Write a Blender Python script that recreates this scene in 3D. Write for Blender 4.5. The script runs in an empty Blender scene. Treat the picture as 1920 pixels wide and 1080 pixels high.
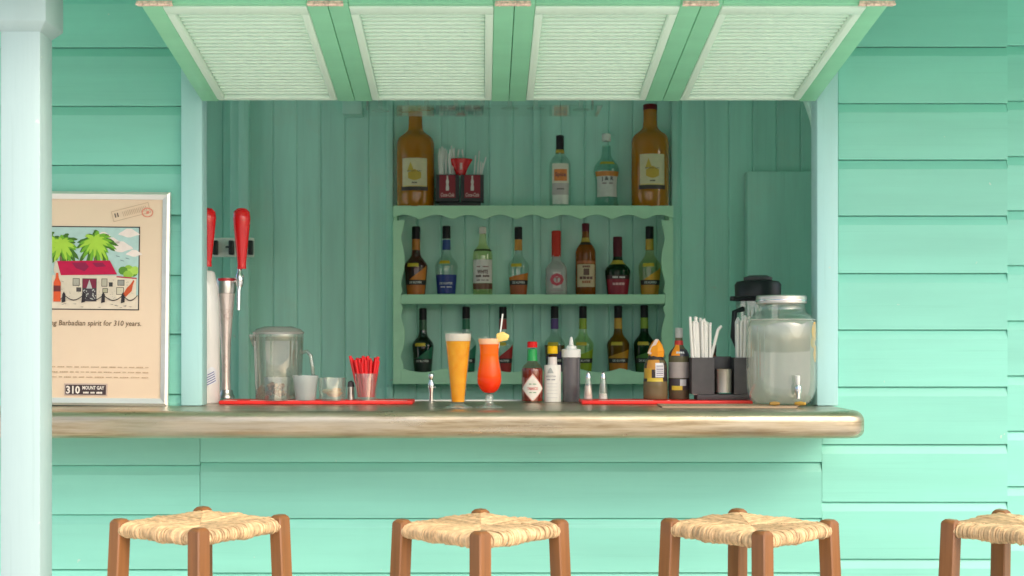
import bpy, bmesh, math, random
from mathutils import Vector, Matrix
random.seed(7)
R = math.radians
sc = bpy.context.scene
COL = sc.collection

# ------------------------------------------------------------------ camera
CZ = 1.26            # eye height
CD = 3.60            # metres from the lens to the weatherboard front
F = 2400.0           # focal length in pixels of a 1920 px wide frame
VX, VY = 904.0, 640.0
cam = bpy.data.cameras.new('Camera')
camo = bpy.data.objects.new('Camera', cam); COL.objects.link(camo)
camo.location = (0, -CD, CZ); camo.rotation_euler = (R(90), 0, 0)
cam.sensor_width = 36; cam.lens = 36 * F / 1920
cam.shift_x = (960 - VX) / 1920; cam.shift_y = (VY - 540) / 1920
cam.clip_start = .05; cam.clip_end = 3000
cam.dof.use_dof = True; cam.dof.focus_distance = 3.55; cam.dof.aperture_fstop = 5.6
sc.camera = camo

# ------------------------------------------------------------------ sky, sun, exposure
SUN_EL, SUN_AZ = 40, 140           # azimuth clockwise from +Y
w = bpy.data.worlds.new('World'); sc.world = w; w.use_nodes = True
nt = w.node_tree; bg = nt.nodes['Background']
sky = nt.nodes.new('ShaderNodeTexSky'); sky.sky_type = 'NISHITA'; sky.sun_disc = False
sky.sun_elevation = R(SUN_EL); sky.sun_rotation = R(SUN_AZ)
sky.air_density = 1.0; sky.dust_density = 5.0; sky.ozone_density = 1.0
nt.links.new(sky.outputs[0], bg.inputs[0]); bg.inputs[1].default_value = 0.14
sl = bpy.data.lights.new('Sun', 'SUN'); sl.energy = 0.6; sl.angle = R(75); sl.color = (1, .94, .84)
so = bpy.data.objects.new('Sun', sl); COL.objects.link(so)
sd = Vector((math.sin(R(SUN_AZ)) * math.cos(R(SUN_EL)), math.cos(R(SUN_AZ)) * math.cos(R(SUN_EL)), math.sin(R(SUN_EL))))
so.rotation_euler = sd.to_track_quat('Z', 'Y').to_euler(); so.location = (3, -6, 6)
sc.view_settings.view_transform = 'Standard'; sc.view_settings.look = 'None'
sc.view_settings.gamma = 1; sc.view_settings.exposure = 0.76
sc.render.engine = 'CYCLES'
sc.cycles.use_denoising = True; sc.cycles.max_bounces = 12; sc.cycles.diffuse_bounces = 6
sc.cycles.transparent_max_bounces = 24; sc.cycles.sample_clamp_indirect = 6

# ------------------------------------------------------------------ helpers
def at(px, py, d):
    """photo direction at a real distance d from the lens -> a point of the place"""
    return Vector(((px - VX) * d / F, d - CD, CZ + (VY - py) * d / F))
def X(px, d): return (px - VX) * d / F
def Z(py, d): return CZ + (VY - py) * d / F

class MB:
    def __init__(s): s.v = []; s.f = []; s.m = []
    def add(s, vs, fs, m=0):
        o = len(s.v); s.v += [tuple(v) for v in vs]
        s.f += [tuple(i + o for i in f) for f in fs]; s.m += [m] * len(fs); return s
    def box(s, x0, x1, y0, y1, z0, z1, m=0):
        return s.add([(x0,y0,z0),(x1,y0,z0),(x1,y1,z0),(x0,y1,z0),(x0,y0,z1),(x1,y0,z1),(x1,y1,z1),(x0,y1,z1)],
              [(0,3,2,1),(4,5,6,7),(0,1,5,4),(1,2,6,5),(2,3,7,6),(3,0,4,7)], m)
    def lathe(s, prof, n=32, c=(0,0,0), sq=None, m=0, ysc=1.0):
        vs = []; fs = []
        for r, z in prof:
            for k in range(n):
                a = 2*math.pi*k/n; q = sqf(a, sq)
                vs.append((c[0]+r*q*math.sin(a), c[1]-r*q*ysc*math.cos(a), c[2]+z))
        for j in range(len(prof)-1):
            for k in range(n):
                k2 = (k+1) % n
                fs.append((j*n+k, j*n+k2, (j+1)*n+k2, (j+1)*n+k))
        return s.add(vs, fs, m)
    def tube(s, pts, r, n=8, m=0, caps=True):
        pts = [Vector(p) for p in pts]; rs = r if isinstance(r, (list, tuple)) else [r]*len(pts)
        vs = []; fs = []; t0 = (pts[1]-pts[0]).normalized()
        u = t0.orthogonal().normalized()
        for i, p in enumerate(pts):
            t = (pts[min(i+1, len(pts)-1)] - pts[max(i-1, 0)]).normalized()
            u = (u - t*u.dot(t)); u = u.normalized() if u.length > 1e-6 else t.orthogonal().normalized()
            b = t.cross(u)
            for k in range(n):
                a = 2*math.pi*k/n; vs.append(p + (u*math.cos(a) + b*math.sin(a))*rs[i])
        for j in range(len(pts)-1):
            for k in range(n):
                k2 = (k+1) % n; fs.append((j*n+k, j*n+k2, (j+1)*n+k2, (j+1)*n+k))
        if caps: fs += [tuple(range(n-1, -1, -1)), tuple(range((len(pts)-1)*n, len(pts)*n))]
        return s.add(vs, fs, m)
    def prism_y(s, poly, y0, y1, m=0):          # poly in (x,z), extruded along y
        n = len(poly)
        return s.add([(x, y0, z) for x, z in poly] + [(x, y1, z) for x, z in poly],
              [tuple(range(n)), tuple(range(2*n-1, n-1, -1))] + [(i, i+n, (i+1) % n + n, (i+1) % n) for i in range(n)], m)
    def prism_x(s, poly, x0, x1, m=0):          # poly in (y,z), extruded along x
        n = len(poly)
        return s.add([(x0, y, z) for y, z in poly] + [(x1, y, z) for y, z in poly],
              [tuple(range(n-1, -1, -1)), tuple(range(n, 2*n))] + [(i, (i+1) % n, (i+1) % n + n, i+n) for i in range(n)], m)
    def mesh(s, name, mats, smooth=None, bevel=0):
        me = bpy.data.meshes.new(name); me.from_pydata(s.v, [], s.f)
        for i, k in enumerate(s.m): me.polygons[i].material_index = k
        for mt in (mats if isinstance(mats, (list, tuple)) else [mats]): me.materials.append(mt)
        b = bmesh.new(); b.from_mesh(me)
        bmesh.ops.remove_doubles(b, verts=b.verts, dist=1e-6)
        bmesh.ops.recalc_face_normals(b, faces=b.faces)
        if bevel:
            ed = [e for e in b.edges if len(e.link_faces) == 2 and e.calc_face_angle(0) > .5]
            bmesh.ops.bevel(b, geom=ed, offset=bevel, segments=2, affect='EDGES', profile=.5, clamp_overlap=True)
        b.to_mesh(me); b.free()
        if smooth is not None or bevel:
            me.shade_smooth(); me.set_sharp_from_angle(angle=R(smooth if smooth is not None else 38))
        me.update(); return me
    def build(s, name, mats, parent=None, smooth=None, bevel=0, loc=(0,0,0)):
        return link(name, s.mesh(name, mats, smooth, bevel), parent, loc)

def link(name, me, parent=None, loc=(0,0,0)):
    o = bpy.data.objects.new(name, me); COL.objects.link(o); o.location = loc
    if parent: o.parent = parent
    return o
def sqf(a, p):
    if not p: return 1.0
    return 1.0 / ((abs(math.cos(a))**p + abs(math.sin(a))**p) ** (1.0/p))
def tag(o, label, cat, group=None):
    o['label'] = label; o['category'] = cat
    if group: o['group'] = group
    return o
def thing(name, label, cat, loc, group=None, rz=0):
    o = bpy.data.objects.new(name, None); COL.objects.link(o); o.location = loc; o.rotation_euler = (0, 0, rz)
    o.empty_display_size = .05
    return tag(o, label, cat, group)
def struct(o): o['kind'] = 'structure'; return o
def bx(name, x0, x1, y0, y1, z0, z1, mat, parent=None, bevel=0.002, loc=(0,0,0)):
    return MB().box(x0, x1, y0, y1, z0, z1).build(name, mat, parent, bevel=bevel, loc=loc)

# ------------------------------------------------------------------ materials
def newmat(name):
    m = bpy.data.materials.new(name); m.use_nodes = True
    return m, m.node_tree, m.node_tree.nodes['Principled BSDF']
def mat(name, col, rough=.5, var=.06, scale=(8,8,8), bump=0, bscale=None, metallic=0, objvar=.0, detail=4, spec=.5,
        coat=0, dirt=None, dirt_amt=0, dirt_scale=3, sss=0, streak=None, streak_amt=.3, chips=0):
    m, t, p = newmat(name); N = t.nodes; L = t.links
    p.inputs['Roughness'].default_value = rough; p.inputs['Metallic'].default_value = metallic
    p.inputs['Specular IOR Level'].default_value = spec; p.inputs['Coat Weight'].default_value = coat
    if sss:
        p.inputs['Subsurface Weight'].default_value = sss; p.inputs['Subsurface Radius'].default_value = (.01,.008,.005)
    tc = N.new('ShaderNodeTexCoord'); oi = N.new('ShaderNodeObjectInfo')
    off = N.new('ShaderNodeVectorMath'); off.operation = 'MULTIPLY_ADD'
    cx = N.new('ShaderNodeCombineXYZ')
    for k in range(3): L.new(oi.outputs['Random'], cx.inputs[k])
    L.new(cx.outputs[0], off.inputs[0]); off.inputs[1].default_value = (37, 19, 53); L.new(tc.outputs['Object'], off.inputs[2])
    mp = N.new('ShaderNodeMapping'); mp.inputs['Scale'].default_value = scale; L.new(off.outputs[0], mp.inputs[0])
    nz = N.new('ShaderNodeTexNoise'); nz.inputs['Scale'].default_value = 1; nz.inputs['Detail'].default_value = detail
    L.new(mp.outputs[0], nz.inputs['Vector'])
    mr = N.new('ShaderNodeMapRange'); mr.inputs['From Min'].default_value = .3; mr.inputs['From Max'].default_value = .7
    mr.inputs['To Min'].default_value = 1-var; mr.inputs['To Max'].default_value = 1+var
    L.new(nz.outputs['Fac'], mr.inputs['Value'])
    fac = mr.outputs[0]
    if objvar:
        m2 = N.new('ShaderNodeMapRange'); m2.inputs['To Min'].default_value = 1-objvar; m2.inputs['To Max'].default_value = 1+objvar
        L.new(oi.outputs['Random'], m2.inputs['Value'])
        mu = N.new('ShaderNodeMath'); mu.operation = 'MULTIPLY'; L.new(fac, mu.inputs[0]); L.new(m2.outputs[0], mu.inputs[1]); fac = mu.outputs[0]
    vm = N.new('ShaderNodeVectorMath'); vm.operation = 'SCALE'; vm.inputs[0].default_value = col[:3]; L.new(fac, vm.inputs['Scale'])
    out = vm.outputs[0]
    if dirt:
        n2 = N.new('ShaderNodeTexNoise'); n2.inputs['Scale'].default_value = dirt_scale; n2.inputs['Detail'].default_value = 7; n2.inputs['Roughness'].default_value = .7
        L.new(off.outputs[0], n2.inputs['Vector'])
        r2 = N.new('ShaderNodeMapRange'); r2.inputs['From Min'].default_value = .52; r2.inputs['From Max'].default_value = .72; r2.inputs['To Max'].default_value = dirt_amt
        L.new(n2.outputs['Fac'], r2.inputs['Value'])
        mx = N.new('ShaderNodeMix'); mx.data_type = 'RGBA'; L.new(r2.outputs[0], mx.inputs['Factor']); L.new(out, mx.inputs[6]); mx.inputs[7].default_value = (*dirt, 1)
        out = mx.outputs[2]
    if streak:
        ms = N.new('ShaderNodeMapping'); ms.inputs['Scale'].default_value = streak; L.new(off.outputs[0], ms.inputs[0])
        ns_ = N.new('ShaderNodeTexNoise'); ns_.inputs['Scale'].default_value = 1; ns_.inputs['Detail'].default_value = 6; ns_.inputs['Roughness'].default_value = .65; L.new(ms.outputs[0], ns_.inputs['Vector'])
        rs_ = N.new('ShaderNodeMapRange'); rs_.inputs['From Min'].default_value = .58; rs_.inputs['From Max'].default_value = .74; rs_.inputs['To Max'].default_value = streak_amt; L.new(ns_.outputs['Fac'], rs_.inputs['Value'])
        xs_ = N.new('ShaderNodeMix'); xs_.data_type = 'RGBA'; L.new(rs_.outputs[0], xs_.inputs['Factor']); L.new(out, xs_.inputs[6]); xs_.inputs[7].default_value = (col[0]*.5, col[1]*.62, col[2]*.58, 1); out = xs_.outputs[2]
    if chips:
        nc_ = N.new('ShaderNodeTexNoise'); nc_.inputs['Scale'].default_value = chips; nc_.inputs['Detail'].default_value = 3; L.new(off.outputs[0], nc_.inputs['Vector'])
        rc_ = N.new('ShaderNodeMapRange'); rc_.inputs['From Min'].default_value = .755; rc_.inputs['From Max'].default_value = .775; rc_.inputs['To Max'].default_value = .7; L.new(nc_.outputs['Fac'], rc_.inputs['Value'])
        xc_ = N.new('ShaderNodeMix'); xc_.data_type = 'RGBA'; L.new(rc_.outputs[0], xc_.inputs['Factor']); L.new(out, xc_.inputs[6]); xc_.inputs[7].default_value = (.60,.70,.62,1); out = xc_.outputs[2]
    L.new(out, p.inputs['Base Color'])
    if bump:
        b = N.new('ShaderNodeBump'); b.inputs['Strength'].default_value = bump; b.inputs['Distance'].default_value = .004
        src = nz.outputs['Fac']
        if bscale:
            mp2 = N.new('ShaderNodeMapping'); mp2.inputs['Scale'].default_value = bscale; L.new(off.outputs[0], mp2.inputs[0])
            n3 = N.new('ShaderNodeTexNoise'); n3.inputs['Scale'].default_value = 1; n3.inputs['Detail'].default_value = 5; L.new(mp2.outputs[0], n3.inputs['Vector']); src = n3.outputs['Fac']
        L.new(src, b.inputs['Height']); L.new(b.outputs[0], p.inputs['Normal'])
    return m
_flat = {}
def flat(col, rough=.5, spec=.5):
    k = (tuple(col), rough, spec)
    if k not in _flat: _flat[k] = mat('print_%d' % len(_flat), col, rough, var=.05, scale=(60,60,60), spec=spec)
    return _flat[k]
def glass(name, tint=(.96,.98,.97), gloss=.018, body=0, bodycol=(1,1,1), rough=.02):
    """thin-walled clear pane: tinted transparency with mirror reflection that rises at grazing angles"""
    m, t, p = newmat(name); N = t.nodes; L = t.links; N.remove(p); out = N['Material Output']
    tr = N.new('ShaderNodeBsdfTransparent'); tr.inputs[0].default_value = (*tint, 1)
    gl = N.new('ShaderNodeBsdfGlossy'); gl.inputs['Roughness'].default_value = rough; gl.inputs[0].default_value = (1,1,1,1)
    base = tr.outputs[0]
    if body:
        df = N.new('ShaderNodeBsdfDiffuse'); df.inputs[0].default_value = (*bodycol, 1)
        tl = N.new('ShaderNodeBsdfTranslucent'); tl.inputs[0].default_value = (*bodycol, 1)
        h = N.new('ShaderNodeMixShader'); h.inputs[0].default_value = .2; L.new(df.outputs[0], h.inputs[1]); L.new(tl.outputs[0], h.inputs[2])
        mxb = N.new('ShaderNodeMixShader'); mxb.inputs[0].default_value = body; L.new(tr.outputs[0], mxb.inputs[1]); L.new(h.outputs[0], mxb.inputs[2]); base = mxb.outputs[0]
    lw = N.new('ShaderNodeLayerWeight'); lw.inputs[0].default_value = .5
    pw = N.new('ShaderNodeMath'); pw.operation = 'POWER'; L.new(lw.outputs['Facing'], pw.inputs[0]); pw.inputs[1].default_value = 4
    ma = N.new('ShaderNodeMath'); ma.operation = 'MULTIPLY_ADD'; L.new(pw.outputs[0], ma.inputs[0]); ma.inputs[1].default_value = .55; ma.inputs[2].default_value = gloss
    mx = N.new('ShaderNodeMixShader'); L.new(ma.outputs[0], mx.inputs[0]); L.new(base, mx.inputs[1]); L.new(gl.outputs[0], mx.inputs[2])
    L.new(mx.outputs[0], out.inputs['Surface']); return m

M = {}
M['wall'] = mat('mint_weatherboard_paint', (.255,.665,.555), .42, .06, (1.2,6,14), .12, (2.5,30,90), streak=(1.6,30,110), streak_amt=.18, chips=26, objvar=.05, dirt=(.22,.60,.50), dirt_amt=.25)
M['green'] = mat('green_shutter_paint', (.28,.68,.44), .45, .06, (3,12,12), .08, (8,40,40), objvar=.03)
M['pale'] = mat('pale_mint_slat_paint', (.70,.90,.78), .5, .02, (2,4,4), objvar=.008)
M['trim'] = mat('pale_aqua_trim_paint', (.43,.73,.74), .4, streak=(90,90,2.2), streak_amt=.22, chips=30, var=.04, scale=(14,14,2), bump=.08, bscale=(40,40,4), dirt=(.40,.62,.56), dirt_amt=.2)
M['post'] = mat('white_aqua_post_paint', (.40,.54,.55), .4, .03, (14,14,1.5), .16, (60,60,3), streak=(110,110,1.8), streak_amt=.25, chips=22, dirt=(.5,.7,.66), dirt_amt=.12)
M['inner'] = mat('teal_interior_paint', (.50,.83,.73), .5, .09, (14,14,1.6), .12, (50,50,3), streak=(80,80,1.5), streak_amt=.3, chips=24, objvar=.05, dirt=(.60,.74,.62), dirt_amt=.4)
M['shelf'] = mat('green_shelf_paint', (.50,.80,.55), .5, .06, (6,6,12), .08, (12,40,40), dirt=(.30,.55,.38), dirt_amt=.3)
M['plain'] = mat('porch_ceiling_paint', (.24,.66,.46), .5, .04)
M['ground'] = mat('pale_bounce_ground', (.72,.69,.61), .85, .12, (3,3,3), .3)  # ground out of view, made pale to bounce light up under the awning
M['floor'] = mat('worn_plank_floor', (.42,.36,.28), .6, .2, (2,12,2))
M['chrome'] = mat('chrome', (.78,.78,.78), .14, .03, metallic=1)
M['steel'] = mat('brushed_steel', (.62,.60,.57), .3, .1, (40,40,4), metallic=1)
M['alu'] = mat('silver_frame', (.78,.77,.74), .35, .03, (4,4,40), metallic=.6)
M['copper'] = mat('rusty_copper_hinge', (.88,.64,.54), .5, .35, (120,120,120), metallic=.15)
M['wood'] = mat('brown_stool_wood', (.26,.105,.034), .4, .2, (60,60,3.0), .15, (90,90,5), objvar=.08, coat=.15)
M['rush'] = mat('straw_rush', (.70,.48,.27), .6, .28, (60,60,60), .25, objvar=.05, spec=.3)
def island_var(m, lo, hi):
    """each cord a slightly different straw colour"""
    N = m.node_tree.nodes; L = m.node_tree.links; p = N['Principled BSDF']; src = p.inputs['Base Color'].links[0].from_socket
    g_ = N.new('ShaderNodeNewGeometry'); mr = N.new('ShaderNodeMapRange'); L.new(g_.outputs['Random Per Island'], mr.inputs['Value']); mr.inputs['To Min'].default_value = lo; mr.inputs['To Max'].default_value = hi
    vm = N.new('ShaderNodeVectorMath'); vm.operation = 'SCALE'; L.new(src, vm.inputs[0]); L.new(mr.outputs[0], vm.inputs['Scale']); L.new(vm.outputs[0], p.inputs['Base Color'])
island_var(M['rush'], .76, 1.14)
M['red'] = mat('glossy_red_plastic', (.72,.008,.012), .22, .05, coat=.3)
M['redrub'] = mat('red_rubber', (.90,.03,.025), .45, .08, (30,30,30))
M['redstraw'] = mat('red_straw_plastic', (.80,.015,.02), .3, .05)
M['black'] = mat('black_plastic', (.02,.02,.022), .4, .1)
M['grey'] = mat('charcoal_caddy_plastic', (.075,.070,.075), .5, .1, (40,40,40))
M['white'] = mat('white_plastic', (.80,.80,.78), .35, .03)
M['paper'] = mat('white_paper', (.88,.86,.82), .6, .05, (80,80,20))
M['ceramic'] = mat('white_ceramic', (.80,.78,.77), .2, .03, coat=.4)
M['poster'] = mat('poster_paper', (.77,.60,.445), .45, .03, (5,5,5), dirt=(.72,.52,.36), dirt_amt=.35)
M['glass'] = glass('clear_glass')
M['thick'] = glass('thick_clear_glass', (.90,.93,.91), .14, .06, (.8,.8,.78))
M['frost'] = glass('frosted_plastic', (.85,.88,.88), .05, .42, (.80,.82,.82), .3)

def brass_mat():
    m, t, p = newmat('tarnished_bar_metal'); N = t.nodes; L = t.links
    p.inputs['Metallic'].default_value = .85
    tc = N.new('ShaderNodeTexCoord')
    def noise(scl, det=6, rgh=.6):
        mp = N.new('ShaderNodeMapping'); mp.inputs['Scale'].default_value = scl; L.new(tc.outputs['Object'], mp.inputs[0])
        n = N.new('ShaderNodeTexNoise'); n.inputs['Scale'].default_value = 1; n.inputs['Detail'].default_value = det; n.inputs['Roughness'].default_value = rgh
        L.new(mp.outputs[0], n.inputs['Vector']); return n.outputs['Fac']
    r = N.new('ShaderNodeValToRGB'); L.new(noise((3.5, 14, 60), 8, .68), r.inputs[0])
    r.color_ramp.elements[0].position = .34; r.color_ramp.elements[0].color = (.27,.20,.11,1)
    r.color_ramp.elements[1].position = .72; r.color_ramp.elements[1].color = (.62,.54,.41,1)
    e = r.color_ramp.elements.new(.5); e.color = (.46,.38,.26,1)
    gm_ = N.new('ShaderNodeMapRange'); L.new(noise((1.7, 3, 9), 4), gm_.inputs['Value']); gm_.inputs['From Min'].default_value = .4; gm_.inputs['From Max'].default_value = .65; gm_.inputs['To Max'].default_value = .75
    gmx = N.new('ShaderNodeMix'); gmx.data_type = 'RGBA'; L.new(gm_.outputs[0], gmx.inputs['Factor']); L.new(r.outputs[0], gmx.inputs[6]); gmx.inputs[7].default_value = (.50,.47,.40,1)
    sp = N.new('ShaderNodeMapRange'); L.new(noise((30, 50, 50), 6, .75), sp.inputs['Value']); sp.inputs['From Min'].default_value = .735; sp.inputs['From Max'].default_value = .76
    mx = N.new('ShaderNodeMix'); mx.data_type = 'RGBA'; L.new(sp.outputs[0], mx.inputs['Factor']); L.new(gmx.outputs[2], mx.inputs[6]); mx.inputs[7].default_value = (.85,.84,.78,1)
    dk = N.new('ShaderNodeMapRange'); L.new(noise((17, 31, 40), 7, .75), dk.inputs['Value']); dk.inputs['From Min'].default_value = .71; dk.inputs['From Max'].default_value = .76; dk.inputs['To Max'].default_value = .8
    m2 = N.new('ShaderNodeMix'); m2.data_type = 'RGBA'; L.new(dk.outputs[0], m2.inputs['Factor']); L.new(mx.outputs[2], m2.inputs[6]); m2.inputs[7].default_value = (.10,.08,.05,1)
    s2 = N.new('ShaderNodeMapRange'); L.new(noise((7, 70, 260), 6, .7), s2.inputs['Value']); s2.inputs['From Min'].default_value = .56; s2.inputs['From Max'].default_value = .66; s2.inputs['To Max'].default_value = .22
    m3 = N.new('ShaderNodeMix'); m3.data_type = 'RGBA'; L.new(s2.outputs[0], m3.inputs['Factor']); L.new(m2.outputs[2], m3.inputs[6]); m3.inputs[7].default_value = (.22,.17,.11,1)
    L.new(m3.outputs[2], p.inputs['Base Color'])
    rr = N.new('ShaderNodeMapRange'); L.new(noise((5, 14, 30)), rr.inputs['Value']); rr.inputs['To Min'].default_value = .14; rr.inputs['To Max'].default_value = .5
    L.new(rr.outputs[0], p.inputs['Roughness'])
    b = N.new('ShaderNodeBump'); b.inputs['Strength'].default_value = .35; b.inputs['Distance'].default_value = .003
    L.new(noise((12, 20, 26), 4), b.inputs['Height']); L.new(b.outputs[0], p.inputs['Normal'])
    return m
M['bar'] = brass_mat()

# ------------------------------------------------------------------ ground
g = MB().add([(-600,-600,0),(600,-600,0),(600,600,0),(-600,600,0)], [(0,1,2,3)]).build('ground', M['ground']); struct(g)

# ------------------------------------------------------------------ kiosk
CT = 1.08                                    # bar top height
kiosk = thing('bar_kiosk', 'mint green weatherboard bar kiosk with a wide serving hatch', 'kiosk', (0, 0, 0))
WX0, WX1 = -2.4, 2.3                         # kiosk width
OX0, OX1 = X(362, 3.6), X(1552, 3.6)         # opening
fw = MB()
fw.box(WX0, OX0, .0, .014, 0, 2.5).box(OX1, WX1, .0, .014, 0, 2.5).box(OX0, OX1, .0, .014, 0, CT-.073).box(OX0, OX1, .0, .014, 1.952, 2.5)
front = fw.build('front_wall', M['wall'], kiosk)
FD = 3.584                                   # distance of the board faces
def siding_profile(h):
    return [(-.0005, 0), (-.015, 0), (-.016, .001), (-.016, h-.0270), (-.0155, h-.0255), (-.0078, h-.0040), (-.007, h-.0026), (-.0005, h-.0026)]
def siding(x0, x1, lines, yoff=0.0, tilt=0):
    """lines: photo rows of the joint shadow, top to bottom"""
    zs = [Z(y, FD) for y in lines]
    for zt, zb in zip(zs[:-1], zs[1:]):
        h = zt - zb
        mb = MB().prism_x(siding_profile(h), 0, x1-x0)
        me = mb.mesh('siding_board', M['wall'], smooth=11)
        o = link('siding_board', me, front, (x0, yoff - random.uniform(0, .0008), zb))
        o.rotation_euler = (0, tilt + random.uniform(-.0006, .0006), 0)
# joints: distances between cove lines follow the photo on each run of boards
runL = [-230,-120,-10, 88, 198, 309, 403, 515, 626, 738, 850, 962, 1068, 1175, 1282, 1390, 1500, 1610, 1720, 1830, 1910]
runR = [-235,-125,-18, 87, 193, 299, 404, 512, 618, 725, 833, 941, 1048, 1155, 1262, 1370, 1478, 1586, 1694, 1802, 1910]
runE = [-225,-120,-18, 84, 188, 292, 394, 497, 601, 704, 808, 912, 1015, 1118, 1222, 1326, 1430, 1534, 1640, 1746, 1852, 1910]
runB = [768, 867, 972, 1074, 1178, 1282, 1388, 1494, 1602, 1710, 1818, 1910]
xA = X(375, FD); xB = X(1541, FD); xC = X(1889, FD); xP0 = X(341, FD); xP1 = X(1572, FD)
split = [i for i, y in enumerate(runL) if y > 740][0]
siding(WX0, xP0, runL[:split] + [775])
siding(WX0, xA-.0008, [775, 873, 965] + runL[split+2:], .0006)
siding(xP1, xC, runR[:10])
siding(xB+.0008, xC, runR[9:], .0004)
siding(xC+.001, WX1, runE, .003)
siding(xA+.0008, xB, runB)
siding(X(300,3.6), X(1600,3.6), [-240,-130,-20, 88, 178], .004)
# hatch posts
def hatch_post(x0, x1):
    return bx('window_post', x0, x1, -.05, .016, CT+.001, 2.2, M['trim'], kiosk, .004)
hatch_post(X(339,3.55), X(379,3.55)); hatch_post(X(1532,3.55), X(1572,3.55))
bx('window_head', X(386,3.6), X(1531,3.6), -.03, -.0005, 1.952, 2.03, M['trim'], kiosk, .003)
# curved bracket in the top corner of the hatch
br = [(0,0),(0,-.13)]
for k in range(9): t = k/8; br.append((-.006-.03*t**2.2, -.13+.10*t + .03*t*t))
br.append((-.04, 0))
MB().prism_y([(x, z) for x, z in br], 0, .03).build('bracket', M['inner'], kiosk, bevel=.002, loc=(X(1531,3.6)+.008, .02, 1.95))
# interior shell
IY = 1.80                                    # main back wall face (5.40 m from the lens)
IX0, IX1 = -1.62, 1.72
bw = MB().box(-1.03, IX1, IY+.012, IY+.05, 0, 2.45).box(IX0, -1.03, IY+.172, IY+.21, 0, 2.45).box(-1.045,-1.03, IY+.05, IY+.172, 0, 2.45)
back = bw.build('back_wall', M['inner'], kiosk)
PW = .1012
pl = MB().prism_y([(.0006,0),(PW-.0006,0),(PW-.0006,2.4),(.0006,2.4)], 0, .011)
def plank_mesh():
    m = MB(); a, b, c = .0004, PW-.0004, .0045
    poly = [(a,.011),(a,.004),(a+c,0),(b-c,0),(b,.004),(b,.011)]
    n = len(poly)
    m.add([(x,y,0) for x,y in poly]+[(x,y,2.4) for x,y in poly], [(i,(i+1)%n,(i+1)%n+n,i+n) for i in range(n)]+[tuple(range(n-1,-1,-1)),tuple(range(n,2*n))])
    return m.mesh('plank', M['inner'])
pm = plank_mesh()
x = X(512, 5.4) - PW*2
while x < IX1-.02:
    if x > -1.1: link('plank', pm, back, (x+.02 if x < -1.03 else x, IY + random.uniform(0,.0012), 0.001))
    x += PW
x = X(418, 5.56) + PW*1
x = X(418, 5.56)
for k in range(-4, 1): link('plank', pm, back, (x + k*PW, IY+.16 + random.uniform(0,.001), 0.001))
link('plank', pm, back, (x + PW, IY+.1605, 0.001))
def batten(px0, px1, d0, d1, z0=.001, z1=2.4):
    bx('batten', X(px0,d0), X(px1,d0), d0-CD, d1-CD, z0, z1, M['inner'], kiosk, .003)
batten(447, 466, 5.35, 5.399); batten(724, 737, 5.37, 5.399); batten(1259, 1271, 5.37, 5.399); batten(1000, 1014, 5.385, 5.399)
for xw in (IX0-.04, IX1):                   # unseen openings added in the end walls to light the interior
    MB().box(xw, xw+.04, .016, 2.01, 0, .85).box(xw, xw+.04, .016, 2.01, 2.3, 2.45).box(xw, xw+.04, .016, .12, .85, 2.3).box(xw, xw+.04, 1.62 if xw < 0 else .95, 2.01, .85, 2.3).build('side_wall', M['inner'], kiosk)
bx('ceiling', IX0, IX1, .055, 2.0, 2.36, 2.42, M['inner'], kiosk, 0)
bx('floor', IX0, IX1, .055, 2.0, .002, .03, M['floor'], kiosk, 0)
bx('ceiling_beam', X(642,5.3), X(678,5.3), 5.3-CD, 5.398-CD, Z(213,5.3), 2.355, M['inner'], kiosk, .002)
bx('roof_deck', WX0-.6, WX1+.6, .0, 2.3, 2.505, 2.57, M['plain'], kiosk, 0)  # unseen; sides extended to keep sun out of the added end openings

# unseen porch roof, depth and slope shaped to shade the wall; then the post
porch = thing('unseen_porch_roof', 'unseen mint porch roof shaped to shade the bar front', 'roof', (0, -.02, 2.3))
PZ0, PZ1, PY = -.03, -.15, -.98
MB().add([(-2.6,-.03,PZ0),(2.6,-.03,PZ0),(2.6,PY,PZ1),(-2.6,PY,PZ1),(-2.6,-.03,PZ0+.05),(2.6,-.03,PZ0+.05),(2.6,PY,PZ1+.05),(-2.6,PY,PZ1+.05)],
     [(0,1,2,3),(4,7,6,5),(0,4,5,1),(1,5,6,2),(2,6,7,3),(3,7,4,0)]).build('ceiling', M['plain'], porch)
bx('fascia', -2.6, 2.6, PY-.03, PY-.001, PZ1-.05, PZ1+.07, M['post'], porch, .004)
pd = 2.80; pw = .0285*pd; px1 = X(75, pd); px0 = px1-.031*pd; hx = (px1-px0)/2; h = pw/2
post = thing('porch_post', 'pale aqua painted porch post with square capital in front of the poster', 'post', ((px0+px1)/2, pd-CD+h, 0))
PTOP = 2.28+PZ0+(PZ1-PZ0)*((CD-pd-.02)/.95)-.022
bx('shaft', -hx, hx, -h, h, .002, PTOP, M['post'], post, .002)
zc = Z(64, pd+.08); k = .019
MB().add([(x,y,z) for z,e in ((zc-.014,.0005),(zc+.006,k),(PTOP-.001,k)) for x,y in [(-hx-e,-h-e),(hx+e,-h-e),(hx+e,h+e),(-hx-e,h+e)]],
     [(3,2,1,0),(8,9,10,11)] + [(j*4+i,j*4+(i+1)%4,j*4+4+(i+1)%4,j*4+4+i) for j in (0,1) for i in range(4)]).build('capital', M['post'], post, bevel=.0025)

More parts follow.
